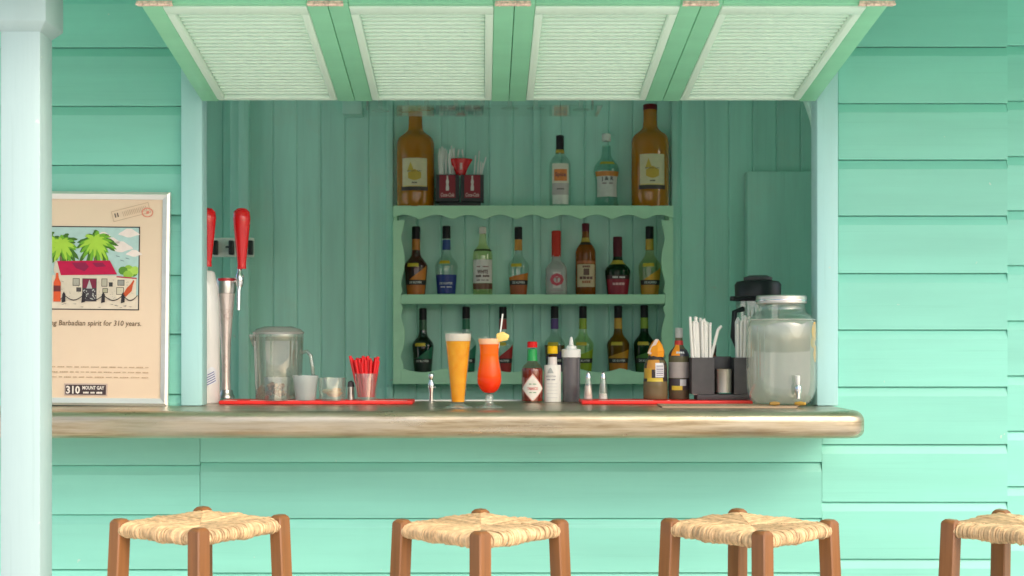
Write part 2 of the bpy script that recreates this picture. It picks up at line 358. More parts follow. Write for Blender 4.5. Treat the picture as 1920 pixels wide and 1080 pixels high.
# ------------------------------------------------------------------ louvred awning shutters
D0, D1 = 3.53, 2.89
A0 = Vector((0, D0-CD, Z(190, D0))); A1 = Vector((0, D1-CD, Z(7, D1)))
aw = thing('louvered_awning', 'row of four louvered mint shutters propped up as an awning over the hatch', 'awning', (0, A0.y, A0.z))
LEN = (A1-A0).length; pitch = math.atan2(A1.z-A0.z, -(A1.y-A0.y))     # rises towards the street
XA0, XA1 = X(378, D0), X(1530, D0); PWD = (XA1-XA0)/4
ST, RL, TH = .047, .020, .026
def local_panel():
    """panel frame: u across, v from the wall outwards (-y), w thickness upward"""
    def bxm(u0,u1,v0,v1,w0,w1): return MB().box(u0,u1,-v1,-v0,w0,w1)
    P = {}
    P['stile_a'] = bxm(.0008, ST, 0, LEN, 0, TH).mesh('stile', M['green'], bevel=.002)
    P['stile_b'] = bxm(PWD-ST, PWD-.0008, 0, LEN, 0, TH).mesh('stile', M['green'], bevel=.002)
    P['rail_in'] = bxm(ST+.0005, PWD-ST-.0005, .0005, RL, .002, TH-.002).mesh('rail', M['pale'], bevel=.002)
    P['rail_out'] = bxm(ST+.0005, PWD-ST-.0005, LEN-.016, LEN-.0005, .001, TH-.001).mesh('rail', M['green'], bevel=.002)
    s = .020
    P['sash_a'] = bxm(ST+.0005, ST+s, RL+.0005, LEN-.058, -.003, TH-.004).mesh('sash', M['pale'], bevel=.004)
    P['sash_b'] = bxm(PWD-ST-s, PWD-ST-.0005, RL+.0005, LEN-.058, -.003, TH-.004).mesh('sash', M['pale'], bevel=.004)
    P['sash_top'] = bxm(ST+.0005, PWD-ST-.0005, LEN-.0575, LEN-.0165, -.003, TH-.004).mesh('sash', M['pale'], bevel=.004)
    return P, s
PP, SASH = local_panel()
NS = 25; v0, v1 = RL+.004, LEN-.060; sp = (v1-v0)/NS
slw = PWD-2*ST-2*SASH-.001
sm = MB().box(0, slw, -.0112, .0112, -.0036, .0036).mesh('slat', M['pale'], bevel=.002)
leafm = MB().box(.001, PWD-.001, -LEN+.002, -.02, TH+.006, TH+.030).mesh('upper_leaf', M['green'], bevel=.003)
hm = MB().box(-.040, .040, -.003, .008, -.0015, 0.0).box(-.040,.040,-.005,-.003,.000,.006)
for q in range(5): hm.tube([(-.041+q*.0168,-.005,-.002),(-.041+q*.0168+.0148,-.005,-.002)], .0032, 8)
for q in (-.03, .012, .034): hm.lathe([(.003,-.0021),(0,-.0034)], 8, (q, .005, 0))
hm = hm.mesh('hinge', M['copper'], smooth=40)
for i in range(4):
    pan = bpy.data.objects.new('shutter_panel', None); COL.objects.link(pan); pan.parent = aw
    pan.location = (XA0+PWD*i, 0, 0); pan.rotation_euler = (-pitch, 0, 0); pan.empty_display_size = .05
    for nm in ('stile_a','stile_b','rail_in','rail_out','sash_a','sash_b','sash_top'): link(nm.split('_')[0], PP[nm], pan)
    for j in range(NS):
        o = link('slat', sm, pan, (ST+SASH+.0005, -(v0+sp*(j+.5)), TH*.45)); o.rotation_euler = (R(14), 0, 0)
    link('upper_leaf', leafm, pan)
hp = bpy.data.objects.new('hinge_row', None); COL.objects.link(hp); hp.parent = aw; hp.rotation_euler = (-pitch, 0, 0)
for i in range(5):
    u = XA0+PWD*i + (.034 if i == 0 else -.030 if i == 4 else -.004)
    link('hinge', hm, hp, (u, -LEN, -.001))

# ------------------------------------------------------------------ bar counter
FR, RB = 3.29, 3.865                                    # front and rear edge distances
bar = thing('bar_counter', 'tarnished metal clad bar counter with a thick rounded front edge', 'counter', (0, 0, CT))
TK = .071
yf, yb = FR-CD, RB-CD
xl, xr = -2.3, X(1622, 3.33)
RC = .055; rr = .028
prof = [(yf+RC, -TK), (yb, -TK), (yb, 0), (yf+RC, 0)]
for k in range(11):
    a = math.pi/2*k/10; prof.append((yf+rr - rr*math.sin(a)*1.0, -rr + rr*math.cos(a)))
for k in range(9):
    a = math.pi/2*k/8; prof.append((yf+.022-.022*math.cos(a), -TK+.022-.022*math.sin(a)))
# rounded right end of the overhang: cap the profile by sweeping it round the corner
ob = MB()
n = len(prof); cols = []
RC = .055
xi = [xl, -1.2, -.4, .4, xr-RC]
for xx in xi: cols.append([(xx, y, z) for y, z in prof])
yc = yf+RC
for kk in range(1, 9):
    a = math.pi/2*kk/8; col = []
    for y, z in prof:
        if y < yc-1e-9:
            rad = yc-y; col.append((xr-RC+rad*math.sin(a), yc-rad*math.cos(a), z))
        else:
            t = min(1.0, (y-yc)/(yb-yc)); col.append((xr-RC+ RC*math.sin(a)*0, y, z))
    cols.append(col)
vs = [v for c_ in cols for v in c_]; fs = []
for i in range(len(cols)-1):
    for j in range(n):
        j2 = (j+1) % n; fs.append((i*n+j, i*n+j2, (i+1)*n+j2, (i+1)*n+j))
fs.append(tuple(range(n-1,-1,-1)))
MB().add(vs, fs).build('counter_slab', M['bar'], bar, smooth=50)
# straight right return of the bar top, rounded along its edge, up to the wall
ret = [(xr-RC-.0,-TK),(xr-RC,-.0003)]
pe = [(xr-RC, 0)]
for k in range(9):
    a = math.pi/2*k/8; pe.append((xr-rr+rr*math.sin(a), -rr+rr*math.cos(a)))
for k in range(7):
    a = math.pi/2*k/6; pe.append((xr-.022+.022*math.cos(a), -TK+.022-.022*math.sin(a)))
pe.append((xr-RC, -TK))
MB().prism_y(pe, yc, -.018).build('end_return', M['bar'], bar, smooth=50)
bx('back_lip', X(392,RB), X(1525,RB), yb-.002, yb+.010, -.03, .004, M['white'], bar, .002)

# ------------------------------------------------------------------ text
_dr = random.Random(21)
def text_mesh(body, width=None, height=None, bold=0.0, mat_=None, res=2, shear=0):
    if body.startswith('#'):                 # print too small to read: word-long strokes
        n = int(body[1:]); ws = [_dr.uniform(.5,1.6) for _ in range(n)]; gap = .32; tot = sum(ws)+gap*(n-1); x_ = -width/2; mb = MB()
        for w_ in ws:
            ww = w_*width/tot; hh_ = height*_dr.uniform(.62,.95)
            for k_ in range(4): mb.add([(x_+ww*k_/4,-hh_/2,0),(x_+ww*(k_+.86)/4,-hh_/2,0),(x_+ww*(k_+.86)/4,hh_/2*_dr.uniform(.6,1),0),(x_+ww*k_/4,hh_/2*_dr.uniform(.6,1),0)],[(0,1,2,3)])
            x_ += ww+gap*width/tot
        me = bpy.data.meshes.new('lettering'); me.from_pydata(mb.v, [], mb.f); me.materials.append(mat_); return me
    c = bpy.data.curves.new('lettering', 'FONT'); c.body = body; c.align_x = 'CENTER'; c.align_y = 'CENTER'
    c.size = 1; c.resolution_u = res; c.offset = bold; c.shear = shear
    o = bpy.data.objects.new('lettering', c); COL.objects.link(o)
    me = bpy.data.meshes.new_from_object(o); bpy.data.objects.remove(o); bpy.data.curves.remove(c)
    xs = [v.co.x for v in me.vertices]; ys = [v.co.y for v in me.vertices]
    w_, h_ = max(xs)-min(xs), max(ys)-min(ys); cx_, cy_ = (max(xs)+min(xs))/2, (max(ys)+min(ys))/2
    sx = width/w_ if width else height/h_; sy = height/h_ if height else sx
    for v in me.vertices: v.co = ((v.co.x-cx_)*sx, (v.co.y-cy_)*sy, 0)
    me.materials.clear(); me.materials.append(mat_); return me
def flat_text(body, pos, width, height, mat_, parent, bold=0.0, rot=0, name='lettering', shear=0):
    me = text_mesh(body, width, height, bold, mat_, shear=shear)
    cr, srn = math.cos(rot), math.sin(rot)
    for v in me.vertices: x_, y_ = v.co.x, v.co.y; v.co = (x_*cr-y_*srn, 0, x_*srn+y_*cr)
    return link(name, me, parent, pos)

# ------------------------------------------------------------------ poster
PD = 3.560
px_ = PD/F
poster = thing('framed_poster', 'silver framed beige poster with a palm tree and red roofed shop picture', 'poster', (X(163,PD), PD-CD, CT+.002))
poster.rotation_euler = (R(-.6), R(.55), 0)
def pu(px, py): return ((px-163)*px_, (760-py)*px_)
PI = [0.0]
def ppoly(mb, pts, layer, m): mb.add([(pu(a,b)[0], -.0004*layer, pu(a,b)[1]) for a,b in pts], [tuple(range(len(pts)))], m)
x0,z1 = pu(10,359); x1,z0 = pu(315,760); fwid = 14*px_
def mould(a, b, c_, d_):     # mitred quad ring piece
    o2 = [a,b,c_,d_]
    mb = MB(); prof_y = [(0,0.010),(0,-.006),(.35,-.010),(1,-.004),(1,.010)]
    vs = []
    for t, y in prof_y:
        for (o_, i_) in ((a, d_), (b, c_)): vs.append((o_[0]+(i_[0]-o_[0])*t, y, o_[1]+(i_[1]-o_[1])*t))
    n_ = len(prof_y)
    mb.add(vs, [(2*j,2*j+1,2*j+3,2*j+2) for j in range(n_-1)] + [(2*n_-2,2*n_-1,1,0), tuple(2*j for j in range(n_)), tuple(2*j+1 for j in reversed(range(n_)))])
    return mb
O = [(x0,z0),(x1,z0),(x1,z1),(x0,z1)]; I = [(x0+fwid,z0+fwid),(x1-fwid,z0+fwid),(x1-fwid,z1-fwid),(x0+fwid,z1-fwid)]
for k in range(4): mould(O[k], O[(k+1)%4], I[(k+1)%4], I[k]).build('frame', M['alu'], poster, smooth=25)
sheet = bx('sheet', I[0][0]-.002, I[1][0]+.002, .001, .008, I[0][1]-.002, I[2][1]+.002, M['poster'], poster, 0)
pic = MB(); pm_ = []
def C(col):
    m = flat(col, .5, .3)
    if m not in pm_: pm_.append(m)
    return pm_.index(m)
ink = (.03,.025,.03)
ppoly(pic, [(56,424),(258.5,424),(258.5,581),(56,581)], 1, C(ink))
ppoly(pic, [(58,426),(256.5,426),(256.5,579),(58,579)], 2, C((.42,.60,.58)))
ppoly(pic, [(58,553),(256.5,553),(256.5,579),(58,579)], 3, C((.72,.62,.50)))
for cx_, cy_, s in ((238,436,18),(222,462,22),(205,452,16),(248,474,14),(190,440,12)):
    ppoly(pic, [(cx_+s*math.cos(a)*(1+.25*math.sin(3*a)), cy_+.42*s*math.sin(a)*(1+.2*math.cos(4*a))) for a in [k*.449 for k in range(14)]], 3, C((.80,.70,.66)))
for bx_, by_ in ((214,478),(222,486),(232,482)): ppoly(pic, [(bx_,by_),(bx_+7,by_+2),(bx_+8,by_+3.5),(bx_+1,by_+2)], 4, C((.2,.3,.3)))
# palms: fronds of leaflets round a crown
rp = random.Random(3)
for (cx_, cy_, s) in ((176,452,46),(112,458,44),(82,452,40)):
    for layer, col in ((4,(.06,.16,.02)),(5,(.16,.40,.03)),(6,(.38,.62,.06))):
        for k in range(15):
            a = k*2*math.pi/15 + rp.uniform(-.2,.2) + layer*.13; ln = s*rp.uniform(.62,.95)*(1.05-.13*(layer-4))
            pts = []
            for side in (1,-1):
                rng = range(0,7) if side == 1 else range(6,-1,-1)
                for q in rng:
                    t = q/6; xx = cx_+ln*t*math.cos(a); yy = cy_-ln*t*math.sin(a)*.85 + ln*.35*t*t
                    wd = (5.2*math.sin(math.pi*min(1,t*.9+.1)) + (1.6 if q % 2 else 0))*(1-.2*(layer-4))
                    pts.append((xx - side*wd*math.sin(a)*.9, yy - side*wd*math.cos(a)*.9))
            pts = [(min(max(a_,58.5),256), min(max(b_,426.5),545)) for a_,b_ in pts]
            ppoly(pic, pts, layer+.05*k/15, C(col))
    ppoly(pic, [(cx_-4,cy_),(cx_+4,cy_),(cx_+3,500),(cx_-3,500)], 3.5, C((.18,.14,.07)))
for k in range(9):
    cx_, cy_ = 240+rp.uniform(-14,12), 508+rp.uniform(-8,8)
    ppoly(pic, [(min(256,cx_+9*math.cos(a)), cy_+8*math.sin(a)) for a in [q*.7 for q in range(9)]], 4+.05*k, C([(.10,.26,.03),(.28,.50,.06),(.40,.62,.10)][k%3]))
ppoly(pic, [(58,516),(216,516),(216,562),(58,562)], 7, C((.66,.58,.47)))
ppoly(pic, [(216,519),(253,522),(253,560),(216,562)], 7, C((.72,.63,.50)))
ppoly(pic, [(216,517),(254,520),(254,522.5),(216,519.5)], 8, C((.45,.05,.08)))
ppoly(pic, [(100,490),(203,488),(217,514),(110,516.5)], 8, C((.50,.005,.06)))
ppoly(pic, [(132,493),(158,492),(164,500),(156,509),(140,503)], 9, C((.26,.01,.06))); ppoly(pic, [(170,493),(190,492),(196,499),(178,501)], 9, C((.26,.01,.06)))
ppoly(pic, [(100,489),(104,489),(112,518),(104,522),(98,508)], 9, C((.62,.55,.45)))
for wx, wy, ww, wh, col in ((134,522,13,14,(.40,.38,.32)),(188,522,11,15,(.45,.42,.33)),(218,524,13,11,(.30,.30,.27)),(216,538,14,14,(.60,.55,.42)),(141,539,9,8,(.08,.07,.07)),(202,529,7,8,(.05,.05,.05)),(190,540,10,9,(.42,.40,.28))):
    ppoly(pic, [(wx,wy),(wx+ww,wy),(wx+ww,wy+wh),(wx,wy+wh)], 8, C(ink)); ppoly(pic, [(wx+1,wy+1),(wx+ww-1,wy+1),(wx+ww-1,wy+wh-1),(wx+1,wy+wh-1)], 9, C(col))
ppoly(pic, [(152,522),(179,522),(179,565),(152,565)], 8, C((.06,.05,.06))); ppoly(pic, [(153,523),(178,523),(178,540),(153,540)], 9, C((.20,.02,.05)))
ppoly(pic, [(165.5,524),(171,541),(160,541)], 10, C((.45,.45,.45)))
for k in range(26):
    a_, b_ = rp.uniform(153,177), rp.uniform(541,562); ppoly(pic, [(a_,b_),(a_+2.6,b_+.6),(a_+1.6,b_+3)], 10, C((.55,.55,.52)))
for k in range(70):
    a_, b_ = rp.uniform(100,250), rp.uniform(524,560); q = rp.uniform(.6,1.6)
    if not 150 < a_ < 181: ppoly(pic, [(a_,b_),(a_+q*2,b_+.3),(a_+q,b_+q)], 9.5, C((.30,.26,.22)))
for p0, p1 in ((118,155),(155,192),(192,229),(229,256),(100,118)):
    up, dn = [], []
    for q in range(9):
        t = q/8; xx = p0+(p1-p0)*t; yy = 552+10*math.sin(math.pi*t); up.append((xx,yy)); dn.append((xx,yy+1.8))
    ppoly(pic, up+dn[::-1], 10.5, C(ink))
for p0 in (118,155,192,229): ppoly(pic, [(p0-3,552),(p0,547),(p0+3,552),(p0+3,566),(p0-4,568)], 11, C(ink))
ppoly(pic, [(103,512),(107,512),(108,522),(112,530),(112,566),(98.5,566),(98.5,530),(102,522)], 11, C((.70,.10,.03)))
ppoly(pic, [(98.6,536),(112,536),(112,547),(98.6,547)], 12, C((.16,.03,.03)))
ppoly(pic, [(248,524),(250,526),(247,534),(245,545),(234,556),(229,551),(236,539),(243,532)], 11, C((.55,.09,.03)))
for k in range(12):
    a_ = rp.uniform(100,250); b_ = rp.uniform(569,576); ppoly(pic, [(a_,b_),(a_+7,b_),(a_+5,b_+1.2)], 11, C((.25,.22,.2)))
pic.build('picture', pm_, poster)
inkm = flat((.10,.05,.03), .5, .2)
txt = lambda s, px, py, w_, h_, m, **k: flat_text(s, (pu(px,py)[0], -.0012, pu(px,py)[1]), w_*px_, h_*px_, m, poster, **k)
txt('ng Barbadian spirit for 310 years.', 178, 607, 170, 13, flat((.16,.10,.06),.5,.2), bold=.004, shear=.12)
for py, s in ((688,'#14'),(697.5,'#15'),(707,'#13')):
    txt(s, 178, py, 200, 2.6, flat((.52,.37,.25),.5,.2))
MB().box(pu(120,0)[0], pu(201,0)[0], -.0012, .0005, pu(0,742)[1], pu(0,719)[1]).build('badge', flat((.55,.42,.36)), poster)
MB().box(pu(122.5,0)[0], pu(198.5,0)[0], -.0017, .0004, pu(0,740)[1], pu(0,721.5)[1]).build('badge', flat((.05,.03,.035)), poster)
wm = flat((.85,.78,.72),.5,.2)
def txt2(*a, **k):
    o = txt(*a, **k); o.location.y = -.0022
txt2('310', 137, 731, 26, 15, wm, bold=.03); txt2('MOUNT GAY', 175, 727, 41, 7, wm, bold=.03); txt2('#3', 174, 736, 36, 4.5, wm, bold=.01)
# airmail stamp mark
st = MB(); a0 = R(15)
def stp(u, v): return (243+u*math.cos(a0)+v*math.sin(a0), 396-u*math.sin(a0)+v*math.cos(a0))
for (u0,v0_,u1,v1_) in ((-38,-10,34,-9),(-38,9,34,10),(-38,-10,-37,10),(33,-10,34,10)):
    ppoly(st, [stp(u0,v0_),stp(u1,v0_),stp(u1,v1_),stp(u0,v1_)], 2, 0)
for k in range(14): ppoly(st, [stp(-18+k*3.4,-5),stp(-17+k*3.4,-5),stp(-16+k*3.4,5),stp(-17+k*3.4,5)], 2, 0)
ppoly(st, [stp(-33,-5),stp(-31,-5),stp(-31,3),stp(-33,3)], 2.2, 1); ppoly(st, [stp(-28,-5),stp(-26,-5),stp(-26,3),stp(-28,3)], 2.2, 1)
ring = []
for k in range(16):
    a = 2*math.pi*k/16; b_ = 2*math.pi*(k+1)/16
    ppoly(st, [(272+11*math.cos(a),397+9*math.sin(a)),(272+11*math.cos(b_),397+9*math.sin(b_)),(272+9*math.cos(b_),397+7.4*math.sin(b_)),(272+9*math.cos(a),397+7.4*math.sin(a))], 2.4, 2)
ppoly(st, [(270,395),(275,394),(275,399),(270,400)], 2.4, 2)
st.build('stamp', [flat((.55,.40,.28)), flat((.12,.08,.07)), flat((.75,.25,.18))], poster)

# ------------------------------------------------------------------ stools
stool_dims = dict(L=.181, top=.852)
def rush_mesh(seed):
    """cords wrapped over each rail and running in to the mitre lines"""
    mb = MB(); hs = stool_dims['L']/math.sqrt(2)*1.0     # half side through leg centres
    n = 42; rg = random.Random(seed); bump_at = rg.uniform(-.4,.4)
    for side in range(4):
        ca, sa = math.cos(side*math.pi/2), math.sin(side*math.pi/2)
        for k in range(n):
            u = (k+.5)/n*2-1; uu = u*(hs-.013); jit = rg.uniform(-.0012,.0012); lift = rg.uniform(-.0012,.0016)
            inner = abs(uu)*1.0
            rad = .0132 + rg.uniform(-.001,.0012) + (.0035*math.exp(-((u-bump_at)/.2)**2))
            edge = hs+.004 - .004*(1-u*u); pts = []
            for a in (-100,-70,-35,0,30,60,90):
                pts.append((uu+jit*math.cos(R(a)), -(edge + rad*math.cos(R(a))), -.021+rad*math.sin(R(a)) + lift))
            for t in (.33,.66,1.0):
                yy = edge+(inner-edge)*t
                pts.append((uu+rg.uniform(-.0007,.0007), -yy, -.0055 - .006*t*(1-abs(u)) + lift + rg.uniform(-.0008,.0008)))
            mb.tube([(x_*ca-y_*sa, x_*sa+y_*ca, z_) for x_,y_,z_ in pts], rg.uniform(.0024,.0033), 6)
    mb.box(-hs+.005, hs-.005, -hs+.005, hs-.005, -.031, -.0145)
    return mb.mesh('seat', M['rush'], smooth=60)
def leg_mesh():
    mb = MB(); a, b = .0180, .0190
    lv = [(0,a-.007),(-.005,a-.002),(-.010,a),(-.30,a+.0005),(-.852,b-.003)]
    vs = []; 
    for z_, q in lv:
        e = .0028
        vs += [(x_,y_,z_) for x_,y_ in [(-q+e,-q),(q-e,-q),(q,-q+e),(q,q-e),(q-e,q),(-q+e,q),(-q,q-e),(-q,-q+e)]]
    n = 8; fs = [tuple(range(n))] + [(j*n+i,j*n+(i+1)%n,(j+1)*n+(i+1)%n,(j+1)*n+i) for j in range(len(lv)-1) for i in range(n)] + [tuple(range(len(lv)*n-1,(len(lv)-1)*n-1,-1))]
    return mb.add(vs, fs).mesh('leg', M['wood'], smooth=30)
lm = leg_mesh()
hs = stool_dims['L']/math.sqrt(2)
railm = MB().tube([(-hs-.03,0,0),(hs+.03,0,0)], .011, 10).mesh('rail', M['wood'], smooth=50)
def stool(xc, d, z, a, label):
    t = thing('bar_stool', label, 'stool', (xc, d-CD, 0), 'rush seated bar stools along the counter', R(45+a))
    link('seat', rush_mesh(int(abs(xc)*1000)), t, (0,0,z-.004))
    spl = math.tan(R(1.5))
    for sx, sy in ((1,1),(1,-1),(-1,1),(-1,-1)):
        o = link('leg', lm, t, (sx*hs, sy*hs, z)); o.rotation_euler = (R(1.7)*sy, -R(1.7)*sx, 0); o.scale = (1,1,z/.852)
    for q, (zz) in enumerate((.30,.22)):
        for s in (1,-1):
            o = link('rail', railm, t, (0, s*(hs+.018), zz) if q else (s*(hs+.016), 0, zz)); o.rotation_euler = (0,0,0 if q else R(90))
stool(-.656, 2.985, .851, 11, 'brown wooden stool with straw seat nearest the framed poster')
stool(-.004, 2.975, .846, 0, 'brown wooden stool with straw seat below the beer and red cocktail')
stool(.621, 2.975, .847, -3, 'brown wooden stool with straw seat below the straw caddy and water jar')
stool(1.272, 2.97, .846, -2, 'brown wooden stool with straw seat beyond the rounded end of the counter')

# ------------------------------------------------------------------ wall shelf
SD = 5.262
sy0 = SD-CD; shy = IY - .001
shelf = thing('wall_shelf', 'green painted wall shelf with scalloped edges holding rows of liquor bottles', 'shelf', (0, sy0, 0))
def sx_(px): return X(px, SD)
def sz_(py): return Z(py, SD)
bx('shelf_board', sx_(738), sx_(1261), .0125, shy-sy0, sz_(397), sz_(387), M['shelf'], shelf, .002)
bx('shelf_board', sx_(742), sx_(1257), .0125, shy-sy0, sz_(565), sz_(554), M['shelf'], shelf, .002)
bx('shelf_board', sx_(742), sx_(1257), .0125, shy-sy0, sz_(716), sz_(701), M['shelf'], shelf, .002)
# scalloped top rail
def wave_poly(x0p, x1p, ytop, ymid, amp, per, ph, up=False, nn=64):
    pts = [(sx_(x0p), sz_(ytop)), (sx_(x1p), sz_(ytop))] if not up else [(sx_(x1p), sz_(ytop)), (sx_(x0p), sz_(ytop))]
    e = []
    for k in range(nn+1):
        px = x0p+(x1p-x0p)*k/nn; c_ = abs(math.sin(math.pi*(px-ph)/per)); e.append((sx_(px), sz_(ymid - amp*c_)))
    return (pts + e[::-1]) if not up else (pts + e)
MB().prism_y(wave_poly(737, 1262, 385.5, 412, 9.5, 60, 728), 0, .012).build('scalloped_rail', M['shelf'], shelf, smooth=30)
def low_poly():
    e = []
    for k in range(65):
        px = 752+(1247-752)*k/64; c_ = abs(math.sin(math.pi*(px-752)/82.5)); e.append((sx_(px), sz_(690 + 8*c_)))
    return [(sx_(1247), sz_(720)), (sx_(752), sz_(720))] + e
MB().prism_y(low_poly(), 0, .012).build('scalloped_rail', M['shelf'], shelf, smooth=30)
bx('edge_strip', sx_(752), sx_(1247), 0, .012, sz_(570), sz_(552), M['shelf'], shelf, .002)
for sgn, xo in ((1, 737), (-1, 1262)):
    pts = []
    for k in range(61):
        py = 413+(720-413)*k/60
        # three lobes per bay, and a square nib at each shelf
        bay = (py-413)/150 if py < 562 else (py-562)/135
        wv = 14 + 8*abs(math.cos(math.pi*1.75*bay+.35))
        if 548 < py < 574 or py > 690: wv = 15 + (8 if py < 574 else 6)
        pts.append((sx_(xo+sgn*min(wv,14.8 if (548<py<574 or py>690) else 22)), sz_(py)))
    poly = [(sx_(xo), sz_(413.2)), *pts, (sx_(xo), sz_(720))]
    MB().prism_y(poly, .0005, .0118).build('scalloped_stile', M['shelf'], shelf, smooth=30)
    bx('side_board', *sorted((sx_(xo+sgn*.5), sx_(xo+sgn*7))), .0125, shy-sy0, sz_(719), sz_(388), M['shelf'], shelf, .001)

# ------------------------------------------------------------------ bottles
PA = [(0,0),(.74,0),(.80,.008),(.84,.08),(.93,.26),(1,.41),(.985,.44),(.90,.475),(.66,.525),(.46,.565),(.38,.61),(.345,.68),(.335,.82)]
PB = [(0,0),(.93,0),(1,.015),(1,.57),(.97,.62),(.82,.67),(.56,.715),(.42,.75),(.36,.80),(.34,.90)]
PC = [(0,0),(.93,0),(1,.02),(1,.38),(.96,.43),(.72,.49),(.46,.53),(.40,.58),(.36,.66),(.35,.75)]
PJ = [(0,0),(.98,0),(1.06,.015),(.98,.04),(.86,.10),(.84,.36),(1.0,.48),(1.0,.53),(.86,.59),(.46,.665),(.36,.72),(.33,.84)]
PG = [(0,0),(.93,0),(1,.015),(1,.60),(.985,.655),(.88,.70),(.62,.735),(.43,.765),(.37,.80),(.36,.95)]
def rad(prof, z):
    for (r0,z0_),(r1,z1_) in zip(prof[:-1], prof[1:]):
        if z0_ <= z <= z1_ and z1_ > z0_: return r0+(r1-r0)*(z-z0_)/(z1_-z0_)
    return prof[-1][0]
def smoothp(prof):
    """round off the corners of a profile"""
    out = [prof[0]]
    for i in range(1, len(prof)-1):
        p0, p1, p2 = prof[i-1], prof[i], prof[i+1]
        out += [(p1[0]*.75+p0[0]*.25, p1[1]*.75+p0[1]*.25), (p1[0]*.75+p2[0]*.25, p1[1]*.75+p2[1]*.25)]
    return out+[prof[-1]]
def patch(name, prof, zlo, zhi, ah, mat_, parent, eps=.0006, na=14, nz=6, sq=None, a0=0, ysc=1):
    f = lambda q, a: q(a) if callable(q) else q
    vs = []; fs = []
    for i in range(na+1):
        a = -ah + 2*ah*i/na; lo, hi = f(zlo,a), f(zhi,a)
        for j in range(nz+1):
            z_ = lo+(hi-lo)*j/nz; r_ = rad(prof, z_)*sqf(a+a0, sq)+eps; vs.append((r_*math.sin(a+a0), -r_*ysc*math.cos(a+a0), z_))
    for i in range(na):
        for j in range(nz): k_ = i*(nz+1)+j; fs.append((k_, k_+nz+1, k_+nz+2, k_+1))
    return MB().add(vs, fs).build(name, mat_, parent, smooth=60)
def wrap_text(body, prof, zc_, width, height, mat_, parent, eps=.0012, bold=.0, sq=None, ysc=1, shear=0, a0=0):
    me = text_mesh(body, width, height, bold, mat_, shear=shear)
    r0 = rad(prof, zc_)
    for v in me.vertices:
        z_ = zc_+v.co.y; a = v.co.x/r0 + a0; r_ = rad(prof, z_)*sqf(a, sq)+eps
        v.co = (r_*math.sin(a), -r_*ysc*math.cos(a), z_)
    return link('lettering', me, parent)
def inner(prof, ztop, ins):
    out = [(0, ins)]
    for r_, z_ in prof:
        if z_ <= ins or z_ >= ztop or r_ <= ins*1.2: continue
        out.append((r_-ins, z_))
    out += [(max(.001, rad(prof, ztop)-ins), ztop), (0, ztop)]
    return out
_gl = {}
def tint(col, body=.5, gloss=.02):
    k = (col, body)
    if k not in _gl: _gl[k] = glass('liquid_%d' % len(_gl), tuple(min(1, c_**.85) for c_ in col), gloss, body, col)
    return _gl[k]
BK = (.012,.012,.014)
def bottle(name, label, loc, hw, H, P, glass_m, liquid=None, fill=.5, cap=(.82,1.0,BK), labels=(), texts=(), sq=None, ysc=1, group=None, capr=None, rz=0):
    prof = smoothp([(r_*hw, z_*H) for r_, z_ in P])
    t = thing(name, label, 'bottle', loc, group, rz)
    top = prof[-1][1]
    MB().lathe(prof, 36, sq=sq, ysc=ysc).build('glass', glass_m, t, smooth=60)
    if liquid: MB().lathe(inner(prof, fill*H, .0022), 32, sq=sq, ysc=ysc).build('liquid', liquid, t, smooth=50)
    if cap:
        c0, c1, cc = cap; cr = (capr*hw if capr else P[-1][0]*hw+.0012)
        MB().lathe([(cr*.6, c0*H-.0),(cr, c0*H),(cr, c1*H-.003),(cr-.002, c1*H-.0006),(cr*.8,c1*H),(0, c1*H)], 24).build('cap', flat(cc,.35,.18), t, smooth=35)
    last = None
    for l in labels:
        zlo, zhi, ah, cc = l[:4]; k = l[4] if len(l) > 4 else {}
        sl_ = k.get('slope', 0); m_ = cc if not isinstance(cc, tuple) else flat(cc,.4)
        hi = (lambda a, zhi=zhi, sl_=sl_, zlo=zlo: max(zlo*H+.0004, (zhi + sl_*a)*H)) if sl_ else zhi*H
        last = patch('label', prof, zlo*H, hi, R(ah), m_, t, k.get('eps',.0006), sq=sq, ysc=ysc, a0=R(k.get('a0',0)))
    for s, zc_, wd, ht, cc, *rest in texts:
        wrap_text(s, prof, zc_*H, wd, ht, flat(cc,.4), last or t, sq=sq, ysc=ysc, bold=(rest[0] if rest else .01), eps=.0024)
    return t
BD = 5.335; PS = BD/F
Z1, Z2, Z3 = sz_(387)+.0003, sz_(554)+.0003, sz_(701)+.0003
def bl(px, z): return (X(px, BD), BD-CD, z)
WHT = (.82,.80,.76); GOLD = (.55,.36,.05)
lg1, lg2, lg3 = 'bottles standing on top of the wall shelf', 'bottles on the middle shelf', 'bottles on the bottom shelf'
CG = glass('bottle_glass', (.84,.89,.86), .065, .03, (.7,.72,.7))
AMBG = glass('amber_rum', (.60,.20,.008), .06, .84, (.60,.215,.004), .03)
AMB = tint((.26,.085,.006), .62)
